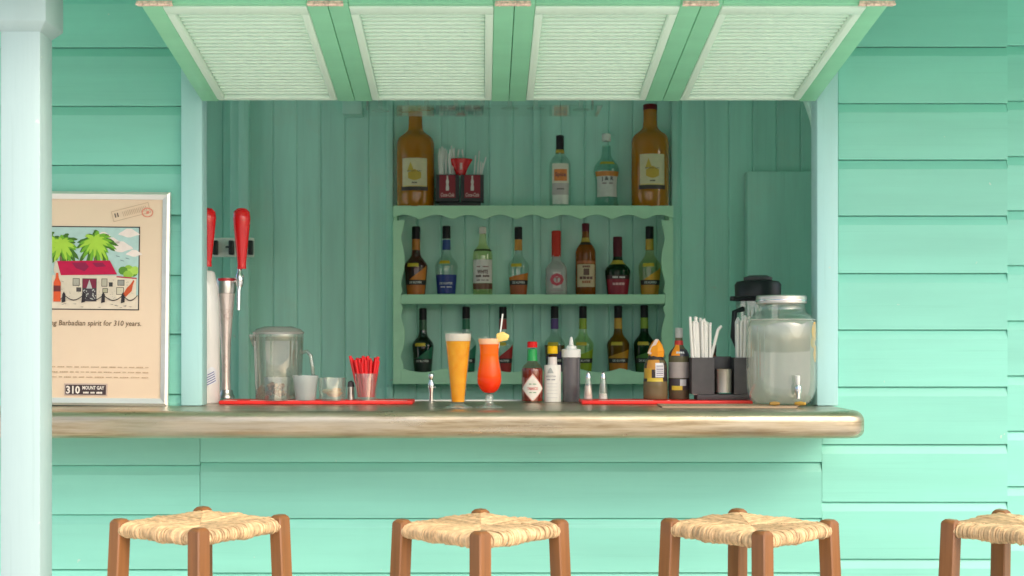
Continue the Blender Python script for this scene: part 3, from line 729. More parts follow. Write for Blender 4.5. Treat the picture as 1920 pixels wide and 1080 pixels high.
# top: two big amber rums
for px, zt, cc, lab in ((779, 1.0, (.55,.36,.33), 'giant amber rum bottle beside the straw holder on the wall shelf'), (1219, 1.0, (.13,.008,.012), 'giant amber rum bottle with dark red cap beside the clear bottles')):
    hgt = .398 if px < 1000 else .432
    b = bottle('rum_bottle', lab, bl(px, Z1), 35*PS, hgt, PG if px > 1000 else [(r_, z_*1.055) for r_, z_ in PG], AMBG, None, cap=(.955 if px < 1000 else .945, 1.0 if px>1000 else 1.01, cc),
        labels=[(.215,.50,40,(.70,.60,.38)), (.165,.212,44,(.05,.035,.03)), (.205,.217,40,(.75,.55,.2),{'eps':.001})], group=lg1)
    pr_ = smoothp([(r_*35*PS, z_*hgt) for r_, z_ in PG])
    # island emblem on the label
    patch('emblem', pr_, lambda a: hgt*(.29-.02*math.cos(a*5)), lambda a: hgt*(.385-.10*abs(a)), R(20), flat((.62,.40,.05),.4), b, .0012)
    patch('emblem', pr_, hgt*.37, lambda a: hgt*(.46-.5*abs(a-.0)), R(9), flat((.60,.42,.06),.4), b, .0013, a0=R(-12))
    wrap_text('MOUNT GAY', pr_, hgt*.365, .058, .006, flat((.12,.08,.05)), b, .0022, .01); wrap_text('#1', pr_, hgt*.245, .022, .007, flat((.12,.08,.05)), b, .0022, .01)
bottle('liquor_bottle', 'clear bottle with orange sun label and dark cap on the wall shelf', bl(1050, Z1), 20*PS, .303, PB, CG, None, cap=(.80,1.0,(.03,.025,.03)),
    labels=[(.04,.17,48,(.75,.72,.66)),(.17,.33,50,(.55,.48,.46)),(.33,.60,50,(.80,.72,.60)),(.36,.52,36,(.80,.25,.06),{'eps':.001}),(.755,.80,170,GOLD,{'eps':.001})],
    texts=[('Spice',.44,.045,.022,(.22,.06,.10),.02),('#1',.25,.03,.01,(.2,.16,.16))], group=lg1)
bottle('liquor_bottle', 'clear waisted bottle with white cap and orange banded white label', bl(1137, Z1), 24*PS, .310, PJ, glass('aqua_glass', (.72,.86,.82), .08), None, cap=(.90,1.0,(.80,.78,.74)),
    labels=[(.14,.42,62,(.62,.60,.56)),(.415,.478,66,(.62,.22,.03),{'eps':.001}),(.575,.61,40,(.55,.42,.04),{'eps':.001})], texts=[('J & R',.375,.050,.020,(.05,.03,.03),.02),('#2',.32,.044,.006,(.2,.1,.1))], group=lg1)
# middle row
def kuy(px, z, Ht, hwpx, label, glass_m, liq, fill, neck, body, bandz=(.155,.225), diag=0, group=None, under=None, tw='DE KUYPER'):
    labs = [(.66,.815,175,neck,{'eps':.0009})]
    if under: labs.append((.02,bandz[0],66,under))
    labs += [(bandz[0],.30,66,body,{'slope':diag}), (.415,.465,30,(.62,.45,.03),{'eps':.001,'a0':-14})]
    labs.append((bandz[0],bandz[1],66,(.02,.017,.017),{'eps':.0013}))
    return bottle('liqueur_bottle', label, bl(px, z), hwpx*PS, Ht, PA, glass_m, liq, fill, labels=labs, texts=[(tw, (bandz[0]+bandz[1])/2, .052, .009, (.8,.78,.72), .012)], group=group)
DK = glass('dark_bottle_glass', (.10,.11,.07), .08, .3, (.01,.015,.008))
kuy(780, Z2, .290, 21.5, 'liqueur bottle with dark red body and orange swoosh label, first on middle shelf', glass('red_glass',(.45,.10,.08),.07,.25,(.15,.012,.01)), tint((.16,.012,.008),.8), .44, (.50,.17,.02), (.62,.20,.02), diag=.12, group=lg2, under=(.48,.13,.015))
b = bottle('liqueur_bottle', 'clear liqueur bottle with deep blue label and blue neck', bl(837, Z2), 21.5*PS, .292, PA, CG, None, labels=[(.66,.80,175,(.01,.05,.22),{'eps':.0009}),(.03,.30,70,(.008,.03,.20)),(.455,.50,30,(.62,.42,.03),{'eps':.001,'a0':-10})], texts=[('DE KUYPER',.175,.052,.009,(.8,.78,.72),.012),('#2',.125,.046,.007,(.6,.6,.65))], group=lg2)
bottle('rum_bottle', 'clear white rum bottle with white cap and printed white label', bl(905, Z2), 18.5*PS, .288, PB, glass('pale_yellow_glass',(.93,.93,.70),.07,.12,(.75,.70,.30)), None, cap=(.90,1.0,(.75,.66,.60)),
    labels=[(.185,.52,72,(.74,.66,.62)),(.095,.18,76,(.16,.06,.03)),(.645,.675,120,(.05,.06,.02),{'eps':.0012})],
    texts=[('WHITE',.345,.044,.016,(.12,.05,.04),.03),('#2',.285,.058,.014,(.12,.05,.04),.02),('#2',.42,.05,.007,(.3,.12,.12)),('#3',.225,.05,.006,(.2,.1,.1))], group=lg2)
kuy(972, Z2, .288, 20, 'clear liqueur bottle with orange neck and brown label beside the shelf post', CG, tint((.42,.12,.01),.7), .17, (.62,.26,.03), (.58,.17,.01), diag=.03, group=lg2, under=(.34,.07,.012))
bottle('liquor_bottle', 'frosted white bottle with long red cap and red round emblem', bl(1043, Z2), 20*PS, .272, PC, glass('frosted_glass',(.8,.82,.8),.05,.62,(.66,.60,.58),.25), None, cap=(.60,1.0,(.58,.035,.02)), capr=.44, sq=3.5,
    labels=[(.12,.36,20,(.60,.52,.50)),(.10,.105,1,(.5,.4,.4))], texts=[('O',.245,.052,.052,(.55,.05,.08),.045),('T',.245,.02,.022,(.55,.12,.14),.03),('#1',.085,.05,.007,(.35,.25,.25))], group=lg2)
bottle('rum_bottle', 'amber spiced rum bottle with maroon cap and cream label', bl(1098, Z2), 19*PS, .303, PB, tint((.44,.13,.015),.55), tint((.42,.11,.012),.75), .62, cap=(.885,1.0,(.13,.01,.02)),
    labels=[(.12,.43,58,(.62,.46,.28)),(.44,.48,60,(.45,.12,.03)),(.70,.735,170,(.03,.015,.015),{'eps':.001}),(.74,.80,170,(.50,.33,.05),{'eps':.001}),(.28,.37,16,(.12,.05,.03),{'eps':.001})],
    texts=[('#1',.40,.03,.012,(.2,.06,.04),.02),('#1',.245,.056,.018,(.15,.05,.04),.03),('#1',.19,.035,.012,(.4,.12,.05),.02)], group=lg2)
bottle('liqueur_bottle', 'squat dark green bottle with deep red label', bl(1158, Z2), 24*PS, .247, PA, tint((.012,.04,.015),.75), None, cap=(.66,1.0,(.10,.012,.02)),
    labels=[(.02,.28,66,(.30,.012,.03)),(.28,.345,66,(.05,.015,.015)),(.53,.60,170,(.55,.42,.05),{'eps':.001})], texts=[('#2',.31,.052,.009,(.8,.74,.70),.012),('#1',.20,.05,.013,(.75,.4,.4),.01)], group=lg2)
kuy(1218, Z2, .290, 21, 'clear liqueur bottle with amber yellow label, last on middle shelf', glass('warm_clear',(.86,.84,.66),.07), tint((.52,.24,.02),.6), .15, (.62,.36,.03), (.66,.34,.02), diag=.10, group=lg2, under=(.55,.25,.02), tw='DE KUYPER')
# bottom row
kuy(793, Z3, .272, 20, 'black green liqueur bottle with green swoosh label on bottom shelf', DK, tint((.008,.018,.01),.9), .5, (.03,.10,.05), (.01,.12,.06), diag=.12, group=lg3, under=(.01,.02,.014))
kuy(874, Z3, .278, 20, 'liqueur bottle with green neck half hidden by the beer glass', CG, None, 0, (.01,.14,.07), (.01,.14,.08), diag=.12, group=lg3, under=(.005,.10,.06))
kuy(943, Z3, .278, 20, 'liqueur bottle with red label behind the red cocktail', CG, None, 0, (.35,.02,.02), (.40,.02,.02), diag=.12, group=lg3, under=(.34,.015,.015))
kuy(1040, Z3, .280, 20, 'liqueur bottle with purple neck behind the yellow capped bitters', CG, tint((.30,.14,.01),.5), .42, (.10,.04,.20), (.06,.03,.12), diag=.05, group=lg3, under=(.04,.02,.08))
kuy(1093, Z3, .280, 20, 'liqueur bottle with lime green label behind the squeeze bottle', glass('lime_glass',(.85,.90,.66),.07), None, 0, (.30,.40,.02), (.26,.36,.01), diag=.06, group=lg3, under=(.24,.33,.01))
kuy(1159, Z3, .282, 21, 'golden brown liqueur bottle with amber label on bottom shelf', tint((.34,.17,.015),.4), tint((.34,.15,.01),.6), .5, (.60,.30,.02), (.55,.24,.01), diag=.05, group=lg3, under=(.50,.16,.01))
kuy(1208, Z3, .284, 20, 'dark green liqueur bottle with lime neck at the end of bottom shelf', tint((.012,.06,.015),.6), tint((.01,.05,.015),.8), .5, (.26,.36,.02), (.05,.16,.02), diag=.05, group=lg3, under=(.02,.10,.02))

# straws
def straw(name, label, p0, p1, r_, m, group, bend=None):
    p0, p1 = Vector(p0), Vector(p1); mid = [Vector(bend)] if bend else []
    pts = [Vector((0,0,0)), p1-p0] + [b_-p0 for b_ in mid]
    o = MB().tube(pts, r_, 7).build(name, m, None, smooth=50, loc=p0)
    return tag(o, label, 'straw', group)
# cola straw holder on the shelf
hx0, hx1 = X(818,5.31), X(907,5.31); q = 5.31/F
hold = thing('straw_holder', 'black and red bar caddy with white script lettering on the wall shelf', 'caddy', ((hx0+hx1)/2, 5.31-CD, Z1))
hwid = (hx1-hx0)/2
for s in (-1, 1):
    x0_, x1_ = (-hwid, -.004) if s < 0 else (.004, hwid)
    mb = MB().box(x0_, x1_, -.035, -.031, .028, .132).box(x0_, x1_, .026, .030, .028, .132).box(x0_, x0_+.004, -.031, .026, .028, .132).box(x1_-.004, x1_, -.031, .026, .028, .132).box(x0_, x1_, -.035, .030, .022, .028)
    mb.build('bin', M['black'], hold)
    xm = (x0_+x1_)/2
    pn = MB().box(xm-.033, xm+.033, -.0362, -.0351, .036, .130).build('panel', flat((.28,.008,.02),.35), hold)
    flat_text('Coca-Cola', (xm, -.0368, .049), .056, .016, flat((.75,.50,.46)), pn, bold=.02, shear=.3)
    MB().prism_y([(xm-.006,.066),(xm+.006,.066),(xm+.007,.078),(xm+.0045,.092),(xm+.0065,.102),(xm+.003,.116),(xm+.003,.128),(xm-.003,.128),(xm-.003,.116),(xm-.0065,.102),(xm-.0045,.092),(xm-.007,.078)], -.0368, -.0363).build('emblem', flat((.72,.62,.58)), pn)
bx('base', -hwid+.012, hwid-.012, -.03, .024, 0, .0215, M['black'], hold, .002)
# red folded paper cup in the middle
rc = MB().lathe([(.018,.0),(.03,.03),(.05,.065),(.046,.068),(.026,.03),(.012,.004)], 20, ysc=.55)
rco = rc.build('paper_cone', M['red'], None, smooth=40, loc=((hx0+hx1)/2+.003, 5.31-CD, Z1+.1335)); tag(rco, 'red paper cone standing on the bar caddy of the wall shelf', 'cone')
flat_text('1', (0.002, -.024, .035), .010, .028, flat((.8,.5,.48)), rco, bold=.05)
rg = random.Random(11)
for k in range(24):
    xx = X(824+rg.uniform(0,26),5.31); yy = 5.31-CD+rg.uniform(-.022,.018)
    straw('drinking_straw', 'pale straw in the tight bundle beside the giant rum bottle', (xx,yy,Z1+.03), (xx+rg.uniform(-.012,.006), yy, Z1+rg.uniform(.22,.262)), .0034, M['paper'], 'straws bundled at the rum bottle')
for k in range(6):
    xx = X(885+rg.uniform(0,12),5.31); yy = 5.31-CD+rg.uniform(-.018,.014)
    straw('drinking_straw', 'pale straw in the loose fan over the caddy beside the empty shelf stretch', (xx,yy,Z1+.03), (xx+rg.uniform(.0,.05), yy, Z1+rg.uniform(.18,.24)), .003, M['paper'], 'straws fanned in the black caddy')
for s, (a_, b_) in enumerate(((860,846),(866,884))):
    straw('drinking_straw', ['pale slip leaning behind the red paper cone towards the rum bottle','pale slip leaning behind the red paper cone away from the rum bottle'][s], (X(b_,5.33),5.335-CD,Z1+.03), (X(a_,5.33),5.34-CD,Z1+.245), .004, M['paper'], None)

# overhead rack with stemware
RD = 4.55
rz_ = Z(209, RD)
rack = thing('glass_rack', 'clear overhead rack across the hatch carrying upturned stemware', 'rack', (X(900,RD), RD-CD, rz_))
MB().box(X(690,RD)-X(900,RD), X(1125,RD)-X(900,RD), -.10, .10, 0, .005).build('tray', M['glass'], rack)
for s in (-1,1): MB().tube([(s*.40,0,.005),(s*.40,0,2.358-rz_)], .004, 8).build('hanger', M['steel'], rack)
gp = [(0,.0),(.030,.0),(.032,.002),(.012,.007),(.008,.014),(.0075,.05),(.014,.062),(.030,.085),(.034,.12),(.030,.15)]
gm = MB().lathe(gp, 24).mesh('stemware', M['thick'], smooth=60)
posn = ('over the giant rum bottle with the pale cap','second from the giant pale capped rum bottle','third from the giant pale capped rum bottle','fourth from the giant pale capped rum bottle','fifth from the giant pale capped rum bottle','sixth from the giant pale capped rum bottle','over the frosted red capped bottle','alone above the waisted clear bottle')
for px, s in zip((712,762,800,855,905,956,1004,1090), posn):
    o = link('stemmed_glass', gm, None, (X(px,RD), RD-CD+random.uniform(-.03,.03), rz_+.0053)); tag(o, 'stemmed glass on the overhead rack '+s, 'glass', 'stemware on the overhead rack')

# ------------------------------------------------------------------ interior things
cab = thing('storage_cabinet', 'tall plain teal cabinet standing against the planks behind the water jar', 'cabinet', (X(1480,5.33), 5.33-CD, .031))
bx('body', X(1401,5.33)-X(1480,5.33), .26, 0, IY-.003-(5.33-CD), 0, Z(321,5.33)-.031, M['inner'], cab, .006)
out = thing('power_strip', 'white outlet strip with black plugs on the planks behind the tap handles', 'outlet', (X(437,5.3), 5.315-CD, Z(463,5.3)))
q = 5.3/F
bx('plate', -40*q, 37*q, 0, .028, -18*q, 18*q, flat((.88,.86,.80),.4), out, .004)
for dx in (-33, -3, 33):
    bx('plug', (dx-4.5)*q, (dx+4.5)*q, -.03, -.0005, -15*q, 12*q, M['black'], out, .004)
MB().tube([(-14*q,-.004,0),(-10*q,-.012,0),(0,-.014,-.002)], .004, 7).build('cord', M['black'], out, smooth=50)
bench = thing('work_bench', 'low steel work bench inside the hatch behind the counter', 'bench', (.35, 4.2-CD, .031))
bx('top', -1.4, 1.0, -.20, .22, .80, .83, M['steel'], bench, .003)
for sx in (-1.35,.95):
    for sy in (-.17,.19): bx('leg', sx-.02, sx+.02, sy-.02, sy+.02, 0, .7995, M['steel'], bench, .002)
BZ = .031+.83
bld = thing('drink_blender', 'bar blender with black domed lid behind the big water jar', 'blender', (X(1421,4.2), 4.2-CD, BZ+.0005))
q = 4.2/F; top = Z(517,4.2)-BZ
MB().lathe([(0,0),(.085,0),(.085,.02),(.07,.15),(.055,.19),(0,.19)], 28).build('base', M['black'], bld, smooth=35)
MB().lathe([(.05,.191),(.058,.21),(.072,top-.085),(.070,top-.085),(.055,.215),(0,.20)], 28).build('jar', M['thick'], bld, smooth=50)
MB().lathe([(.080,top-.083),(.083,top-.075),(.074,top-.070),(.075,top-.030),(.068,top-.020),(.045,top-.016),(0,top-.016)], 32).build('lid', M['black'], bld, smooth=40)
MB().lathe([(.046,top-.0155),(.046,top-.006),(.030,top),(0,top)], 24).build('lid_plug', M['grey'], bld, smooth=40)
MB().tube([(-.055,-.04,top-.11),(-.085,-.045,top-.12),(-.09,-.045,top-.2),(-.06,-.04,top-.27)], .009, 8).build('handle', M['black'], bld, smooth=50)
for s in (-1,1): bx('tab', s*.082-.008, s*.082+.008, -.012, .012, top-.083, top-.068, M['black'], bld, .002)

# ------------------------------------------------------------------ things on the counter
def ct(px, d, dz=.0006): return (X(px,d), d-CD, CT+dz)
def mat_strip(px0, px1, d0, d1, label, prints):
    q = d0/F; xa, xb = X(px0,d0), X(px1,d0)
    t = thing('bar_mat', label, 'mat', ((xa+xb)/2, d0-CD, CT+.0006), 'red rubber bar mats'); hw_ = (xb-xa)/2
    bx('base', -hw_, hw_, 0, d1-d0, 0, .0105, M['redrub'], t, .003)
    for a_, b_ in prints:
        MB().box(-hw_+2*hw_*a_, -hw_+2*hw_*b_, .006, .016, .0085, .0111).build('print', flat((.82,.62,.55)), t)
    return t
mat_strip(410, 774, 3.645, 3.765, 'red rubber bar mat under the pitcher and the cup of red straws', ((.02,.09),(.16,.26),(.27,.42),(.74,.97)))
mat_strip(1091, 1412, 3.645, 3.765, 'red rubber bar mat under the salt shakers and straw caddy', ((.10,.42),(.5,.52)))
MT = .0115
# placemat
pmt = MB().add([(X(1232,3.60)-X(1370,3.5),.10,0),(X(1240,3.47)-X(1370,3.5),-.05,0),(X(1495,3.44)-X(1370,3.5),-.055,0),(X(1500,3.60)-X(1370,3.5),.10,0)],[(0,1,2,3)])
pmt = MB().prism_y([(0,0)],0,0) if False else pmt
me_ = pmt.mesh('serving_board', mat('tan_board', (.42,.30,.20), .45, .15, (3,30,3)))
bmx = bmesh.new(); bmx.from_mesh(me_); r_ = bmesh.ops.extrude_face_region(bmx, geom=bmx.faces[:]); bmesh.ops.translate(bmx, vec=(0,0,.004), verts=[e for e in r_['geom'] if isinstance(e, bmesh.types.BMVert)]); bmesh.ops.recalc_face_normals(bmx, faces=bmx.faces); bmx.to_mesh(me_); bmx.free()
o = link('serving_board', me_, None, ct(1370,3.5)); tag(o, 'thin tan board lying under the big water jar', 'board')

# beer taps
def red_handle(parent, x_, y_, z0, z1, name='handle'):
    L_ = z1-z0
    MB().lathe([(0,z0),(.0125,z0),(.0135,z0+.003),(.0125,z0+.01),(.013,z0+.02),(.0225,z0+L_*.62),(.0255,z0+L_*.82),(.0235,z0+L_*.93),(.014,z1-.003),(0,z1)], 24, (x_,y_,0)).build(name, M['red'], parent, smooth=60)
q = 3.72/F
tw = thing('beer_tap', 'white ceramic beer tap tower with red handle beside the hatch post', 'beer tap', ct(386,3.72))
hh = 248*q
MB().lathe([(0,0),(.0385,0),(.041,.004),(.041,.09),(.041,.22),(.0385,.29),(.033,.34),(.026,hh-.006),(.020,hh),(0,hh)], 32).build('column', M['ceramic'], tw, smooth=50)
MB().tube([(0,0,hh),(0,0,hh+.02)], .006, 10).build('stem', M['chrome'], tw, smooth=50)
red_handle(tw, .004, 0, hh+.012, hh+.012+.172)
prc = [(.041,0),(.041,.09),(.041,.2)]
crest = patch('crest', [(.041,0),(.041,.3)], lambda a: .055+.012*a, lambda a: .085+.02*math.cos(a*3)+.012*a, R(26), flat((.72,.74,.80),.3), tw, .0005, a0=R(32))
for k in range(5): patch('crest_stripe', [(.041,0),(.041,.3)], lambda a, k=k: .058+k*.007+.02*a, lambda a, k=k: .0605+k*.007+.02*a, R(22-2*k), flat((.06,.09,.32),.3), tw, .0010, a0=R(32))
q = 3.80/F
t2 = thing('beer_tap', 'slim steel beer tap column with chrome faucet and glossy red handle', 'beer tap', ct(425,3.80,MT-.0005+.0006))
b0 = Z(0,3.8)
zz = lambda py: (752-py)*q
MB().lathe([(0,0),(.024,0),(.024,.006),(.019,.012),(.017,.024),(0,.024)], 28).build('base', M['steel'], t2, smooth=40)
MB().lathe([(0,.0245),(.0145,.0245),(.0128,zz(720)),(.0126,zz(690)),(.0145,zz(650)),(.0190,zz(605)),(.0250,zz(568)),(.0270,zz(556)),(0,zz(556))], 28, (-.002,0,0)).build('column', mat('pinkish_worn_steel',(.80,.70,.66),.32,.15,(40,40,10),metallic=.6,dirt=(.25,.08,.05),dirt_amt=.5,dirt_scale=22), t2, smooth=50)
MB().lathe([(0,zz(555.5)),(.0275,zz(555.5)),(.0285,zz(545)),(.0285,zz(532)),(.026,zz(527)),(0,zz(526))], 28, (-.001,0,0)).build('collar', M['steel'], t2, smooth=40)
patch('red_band', [(.0285,0),(.0285,1)], zz(533), zz(528), R(60), flat((.5,.02,.03)), t2, .0006, a0=R(10))
fx, fy = (453-425)*q, -.03
MB().tube([(.012,0,zz(535)),(.03,-.012,zz(532)),(fx,fy,zz(530))], .0075, 10).build('shank', M['chrome'], t2, smooth=50)
MB().lathe([(0,zz(545)),(.008,zz(545)),(.011,zz(538)),(.011,zz(522)),(.007,zz(518)),(.006,zz(508)),(0,zz(508))], 18, (fx,fy,0)).build('faucet', M['chrome'], t2, smooth=40)
MB().tube([(fx,fy,zz(540)),(fx-.001,fy-.006,zz(552)),(fx-.001,fy-.012,zz(588))], [.0065,.0058,.005], 12).build('spout', M['chrome'], t2, smooth=50)
MB().tube([(fx+.012,fy,zz(524)),(fx-.014,fy,zz(528))], .0042, 8).build('knob', M['steel'], t2, smooth=50)
red_handle(t2, fx+.006, fy, zz(511), zz(397))

# pitcher
q = 3.74/F
pt = thing('water_pitcher', 'clear plastic lidded pitcher with spout and curved handle on the red mat', 'pitcher', ct(522,3.735,MT))
H = 136*q; r0 = 47*q
PL = glass('smoky_plastic', (.80,.81,.78), .14, .10, (.72,.70,.66), .02)
MB().lathe([(0,0),(r0*.86,0),(r0*.9,.004),(r0*.98,H*.7),(r0,H*.86),(r0*.99,H*.9)], 36).build('body', PL, pt, smooth=60)
MB().lathe([(r0*.9,.006),(r0*.93,.3*H),(r0*.96,H*.86)], 36).build('inner_wall', glass('inner_plastic',(.9,.9,.88),.05,.05,(.6,.58,.52)), pt, smooth=60)
MB().lathe([(r0*1.01,H*.895),(r0*1.02,H*.92),(r0*.88,H*.965),(r0*.55,H),(0,H)], 36).build('lid', glass('grey_lid', (.6,.6,.56), .10, .5, (.55,.55,.52), .15), pt, smooth=40)
MB().add([(-r0*.80,-.025,H*.90),(-r0*.80,.025,H*.90),(-r0*1.20,0,H*.885),(-r0*.9,-.018,H*.66),(-r0*.9,.018,H*.66),(-r0*1.02,0,H*.72)],[(0,2,5,3),(1,4,5,2),(0,1,2),(3,5,4)]).build('spout', PL, pt, smooth=60)
MB().tube([(r0*.95,0,H*.64),(r0*1.15,-.004,H*.66),(r0*1.30,-.006,H*.60),(r0*1.38,-.006,H*.42),(r0*1.40,-.006,H*.22),(r0*1.25,-.004,H*.14),(r0*.9,0,H*.12)], .0055, 10).build('handle', PL, pt, smooth=60)
# tumblers
def tumbler(name, label, px, d, hwp, hp, m, taper=.85, n=32, zoff=MT, facets=None):
    q = d/F; t = thing(name, label, 'cup', ct(px,d,zoff)); r_ = hwp*q; h_ = hp*q
    MB().lathe([(0,.0),(r_*taper,0),(r_*taper+.0005,.003),(r_,h_),(r_-.0018,h_),(r_*taper-.0015,.008),(0,.007)], n).build('wall', m, t, smooth=60 if not facets else 10)
    return t, r_, h_, taper
t, r_, h_, tp = tumbler('faceted_glass', 'small faceted glass holding brown nuts in front of the pitcher', 519, 3.66, 26, 44, M['thick'], .88, 12, facets=1)
rb = random.Random(2)
for k in range(22):
    a = rb.uniform(0,6.28); rr_ = r_*.66*math.sqrt(rb.random()); s = rb.uniform(.005,.008)
    o = MB().lathe([(0,-s),(s*.8,-s*.6),(s,0),(s*.7,s*.7),(0,s)], 8).build('nut', mat('nut_brown_%d'%(k%3),[(.28,.12,.06),(.36,.2,.1),(.2,.09,.05)][k%3],.6) if k < 3 else bpy.data.materials['nut_brown_%d'%(k%3)], t, smooth=70, loc=(rr_*math.cos(a), rr_*math.sin(a), .015+rb.uniform(0,.030)))
t, r_, h_, tp = tumbler('plastic_cup', 'frosted plastic cup beside the faceted glass', 573, 3.67, 24.5, 46, M['frost'], .76)
for k in range(5):
    MB().box(-.011,.011,-.011,.011,-.009,.009).build('ice_cube', glass('ice_%d'%k,(.9,.93,.93),.06,.25,(.8,.82,.82),.2), t, bevel=.003, loc=(rb.uniform(-.014,.014), rb.uniform(-.012,.012), .016+k*.011)).rotation_euler = (rb.random(),rb.random(),rb.random())
t, r_, h_, tp = tumbler('glass_tumbler', 'low clear tumbler holding pale orange wedges', 623, 3.67, 26.5, 42, M['thick'], .92)
for k, (dx, dz_, s) in enumerate(((.006,.020,.024),(-.012,.026,.018),(.012,.030,.015))):
    o = MB().lathe([(0,-s*.7),(s*.7,-s*.5),(s,0),(s*.7,s*.4),(0,s*.5)], 14).build('citrus_wedge', flat([(.75,.42,.20),(.80,.62,.42),(.72,.40,.16)][k],.4), t, smooth=60, loc=(dx, .004*k-.004, dz_)); o.scale = (1,.6,.7)
t = thing('small_shaker', 'slim dark steel shaker beside the cup of red straws', 'shaker', ct(658,3.70,MT))
q = 3.7/F
MB().lathe([(0,0),(7*q,0),(6.5*q,24*q),(0,24*q)], 16).build('body', M['steel'], t, smooth=40); MB().lathe([(6.7*q,24.2*q),(5.5*q,33*q),(0,36*q)], 16).build('cap', M['grey'], t, smooth=40)
t, r_, h_, tp = tumbler('straw_cup', 'clear cup packed with red straws on the red mat', 687, 3.675, 22.5, 50, M['thick'], .80)
RS = CT+MT+.009
for k in range(46):
    a = rb.uniform(0,6.28); rr_ = math.sqrt(rb.random()); bxp, byp = X(687,3.675)+.020*rr_*math.cos(a), 3.675-CD+.018*rr_*math.sin(a)
    lean = 1.0+rb.uniform(.3,.75)
    straw('red_straw', 'red plastic straw standing in the clear cup on the mat', (bxp,byp,RS), (X(685,3.675)+(bxp-X(687,3.675))*2.15+rb.uniform(-.005,.004), 3.675-CD+(byp-3.675+CD)*1.5, RS+rb.uniform(.098,.118)), .0044, M['redstraw'], 'red straws in the clear cup')
# chrome jigger bottle stopper
q = 3.84/F
t = thing('chrome_muddler', 'small chrome bar tool standing upright beside the beer glass', 'bar tool', ct(808.5,3.83))
MB().lathe([(0,0),(4.2*q,0),(4.2*q,2*q),(4.0*q,16*q),(5.6*q,24*q),(6.0*q,31*q),(4.2*q,37*q),(3.2*q,40*q)], 20).build('shaft', M['chrome'], t, smooth=60)
MB().lathe([(3.2*q,40.2*q),(4.8*q,43*q),(5.4*q,48*q),(4*q,53*q),(0,54.5*q)], 20).build('knob', M['chrome'], t, smooth=60)
MB().tube([(4*q,0,26*q),(9*q,-.002,26*q)], .0022, 8).build('pin', M['chrome'], t, smooth=60)
# beer
FOOT = glass('stem_glass', (.90,.93,.91), .12, .14, (.85,.87,.85), .03)
q = 3.46/F
t = thing('beer_glass', 'tall flared pilsner glass of golden beer on the counter edge', 'glass', ct(859,3.46))
def pil(z): return (13.0+(26.5-13.0)*((z-8)/135)**1.08)*q if z > 8 else 13*q
MB().lathe([(0,0),(26*q,0),(26*q,1.6*q),(16*q,4*q),(12.5*q,8*q)], 40).build('foot', FOOT, t, smooth=50)
MB().lathe([(12.5*q,8*q)] + [(pil(z), z*q) for z in range(12,144,10)] + [(pil(143),143*q),(pil(143)-.0016,143.3*q)], 40).build('glass', glass('frosty_glass',(.97,.97,.95),.015,.02,(.85,.85,.82)), t, smooth=50)
def mottle(m, c0, c1, scale, zramp=None):
    N = m.node_tree.nodes; L = m.node_tree.links
    tc = N.new('ShaderNodeTexCoord'); n = N.new('ShaderNodeTexNoise'); n.inputs['Scale'].default_value = scale; n.inputs['Detail'].default_value = 4
    L.new(tc.outputs['Object'], n.inputs['Vector']); src = n.outputs['Fac']
    if zramp:
        sp_ = N.new('ShaderNodeSeparateXYZ'); L.new(tc.outputs['Object'], sp_.inputs[0])
        mr = N.new('ShaderNodeMapRange'); L.new(sp_.outputs[2], mr.inputs['Value']); mr.inputs['From Min'].default_value = zramp[0]; mr.inputs['From Max'].default_value = zramp[1]
        ad = N.new('ShaderNodeMath'); ad.operation = 'MULTIPLY_ADD'; L.new(src, ad.inputs[0]); ad.inputs[1].default_value = .45; L.new(mr.outputs[0], ad.inputs[2]); src = ad.outputs[0]
    r = N.new('ShaderNodeValToRGB'); L.new(src, r.inputs[0]); r.color_ramp.elements[0].color = (*c0,1); r.color_ramp.elements[1].color = (*c1,1)
    r.color_ramp.elements[0].position = .3; r.color_ramp.elements[1].position = .75 if not zramp else 1.0
    for nd in N:
        if nd.type in ('BSDF_DIFFUSE','BSDF_TRANSLUCENT'): L.new(r.outputs[0], nd.inputs[0])
    return m
beer = glass('golden_beer', (.95,.55,.06), .0, .72, (.98,.47,.006)); mottle(beer, (.95,.40,.004), (1,.58,.03), 45)
MB().lathe([(0,10*q)] + [(pil(z)-.0022, z*q) for z in range(11,127,6)] + [(0,125*q)], 40).build('beer', beer, t, smooth=50)
MB().lathe([(pil(126)-.0022,125.3*q),(pil(134)-.002,134*q),(pil(140)-.004,139*q),(0,137*q)], 40).build('foam', glass('foam',(.9,.9,.88),.02,.75,(.82,.80,.74),.4), t, smooth=50)
# cocktail
t = thing('cocktail_glass', 'hurricane glass of bright red orange cocktail with pineapple garnish', 'glass', ct(917.5,3.46))
hp_ = [(0,0),(25*q,0),(25*q,1.4*q),(14*q,4*q),(8*q,7.5*q),(6.2*q,12*q),(8.6*q,17*q),(6.5*q,22*q),(9*q,26*q),(17*q,33*q),(22.6*q,44*q),(24*q,55*q),(22.6*q,70*q),(19.6*q,85*q),(18.4*q,98*q),(18.8*q,110*q),(20.5*q,122*q),(23.4*q,134*q)]
hp_s = smoothp(hp_)
MB().lathe([p for p in hp_s if p[1] <= 27*q], 40).build('stem', FOOT, t, smooth=60)
MB().lathe([p for p in hp_s if p[1] > 26*q] + [(23.4*q-.0015,134*q)], 40).build('glass', glass('bowl_glass',(.97,.97,.96),.02), t, smooth=60)
liq = [(0,27*q),(8*q,28*q)] + [(r_-.0016, z_) for r_, z_ in hp_s if 29*q < z_ < 123*q]
n1 = liq[-1]
MB().lathe(liq + [(0,n1[1])], 40).build('drink', mottle(glass('red_orange_drink', (1,.25,.02), .0, .88, (1,.085,.004)), (.95,.035,.003), (1,.20,.012), 38, (30*q,124*q)), t, smooth=50)
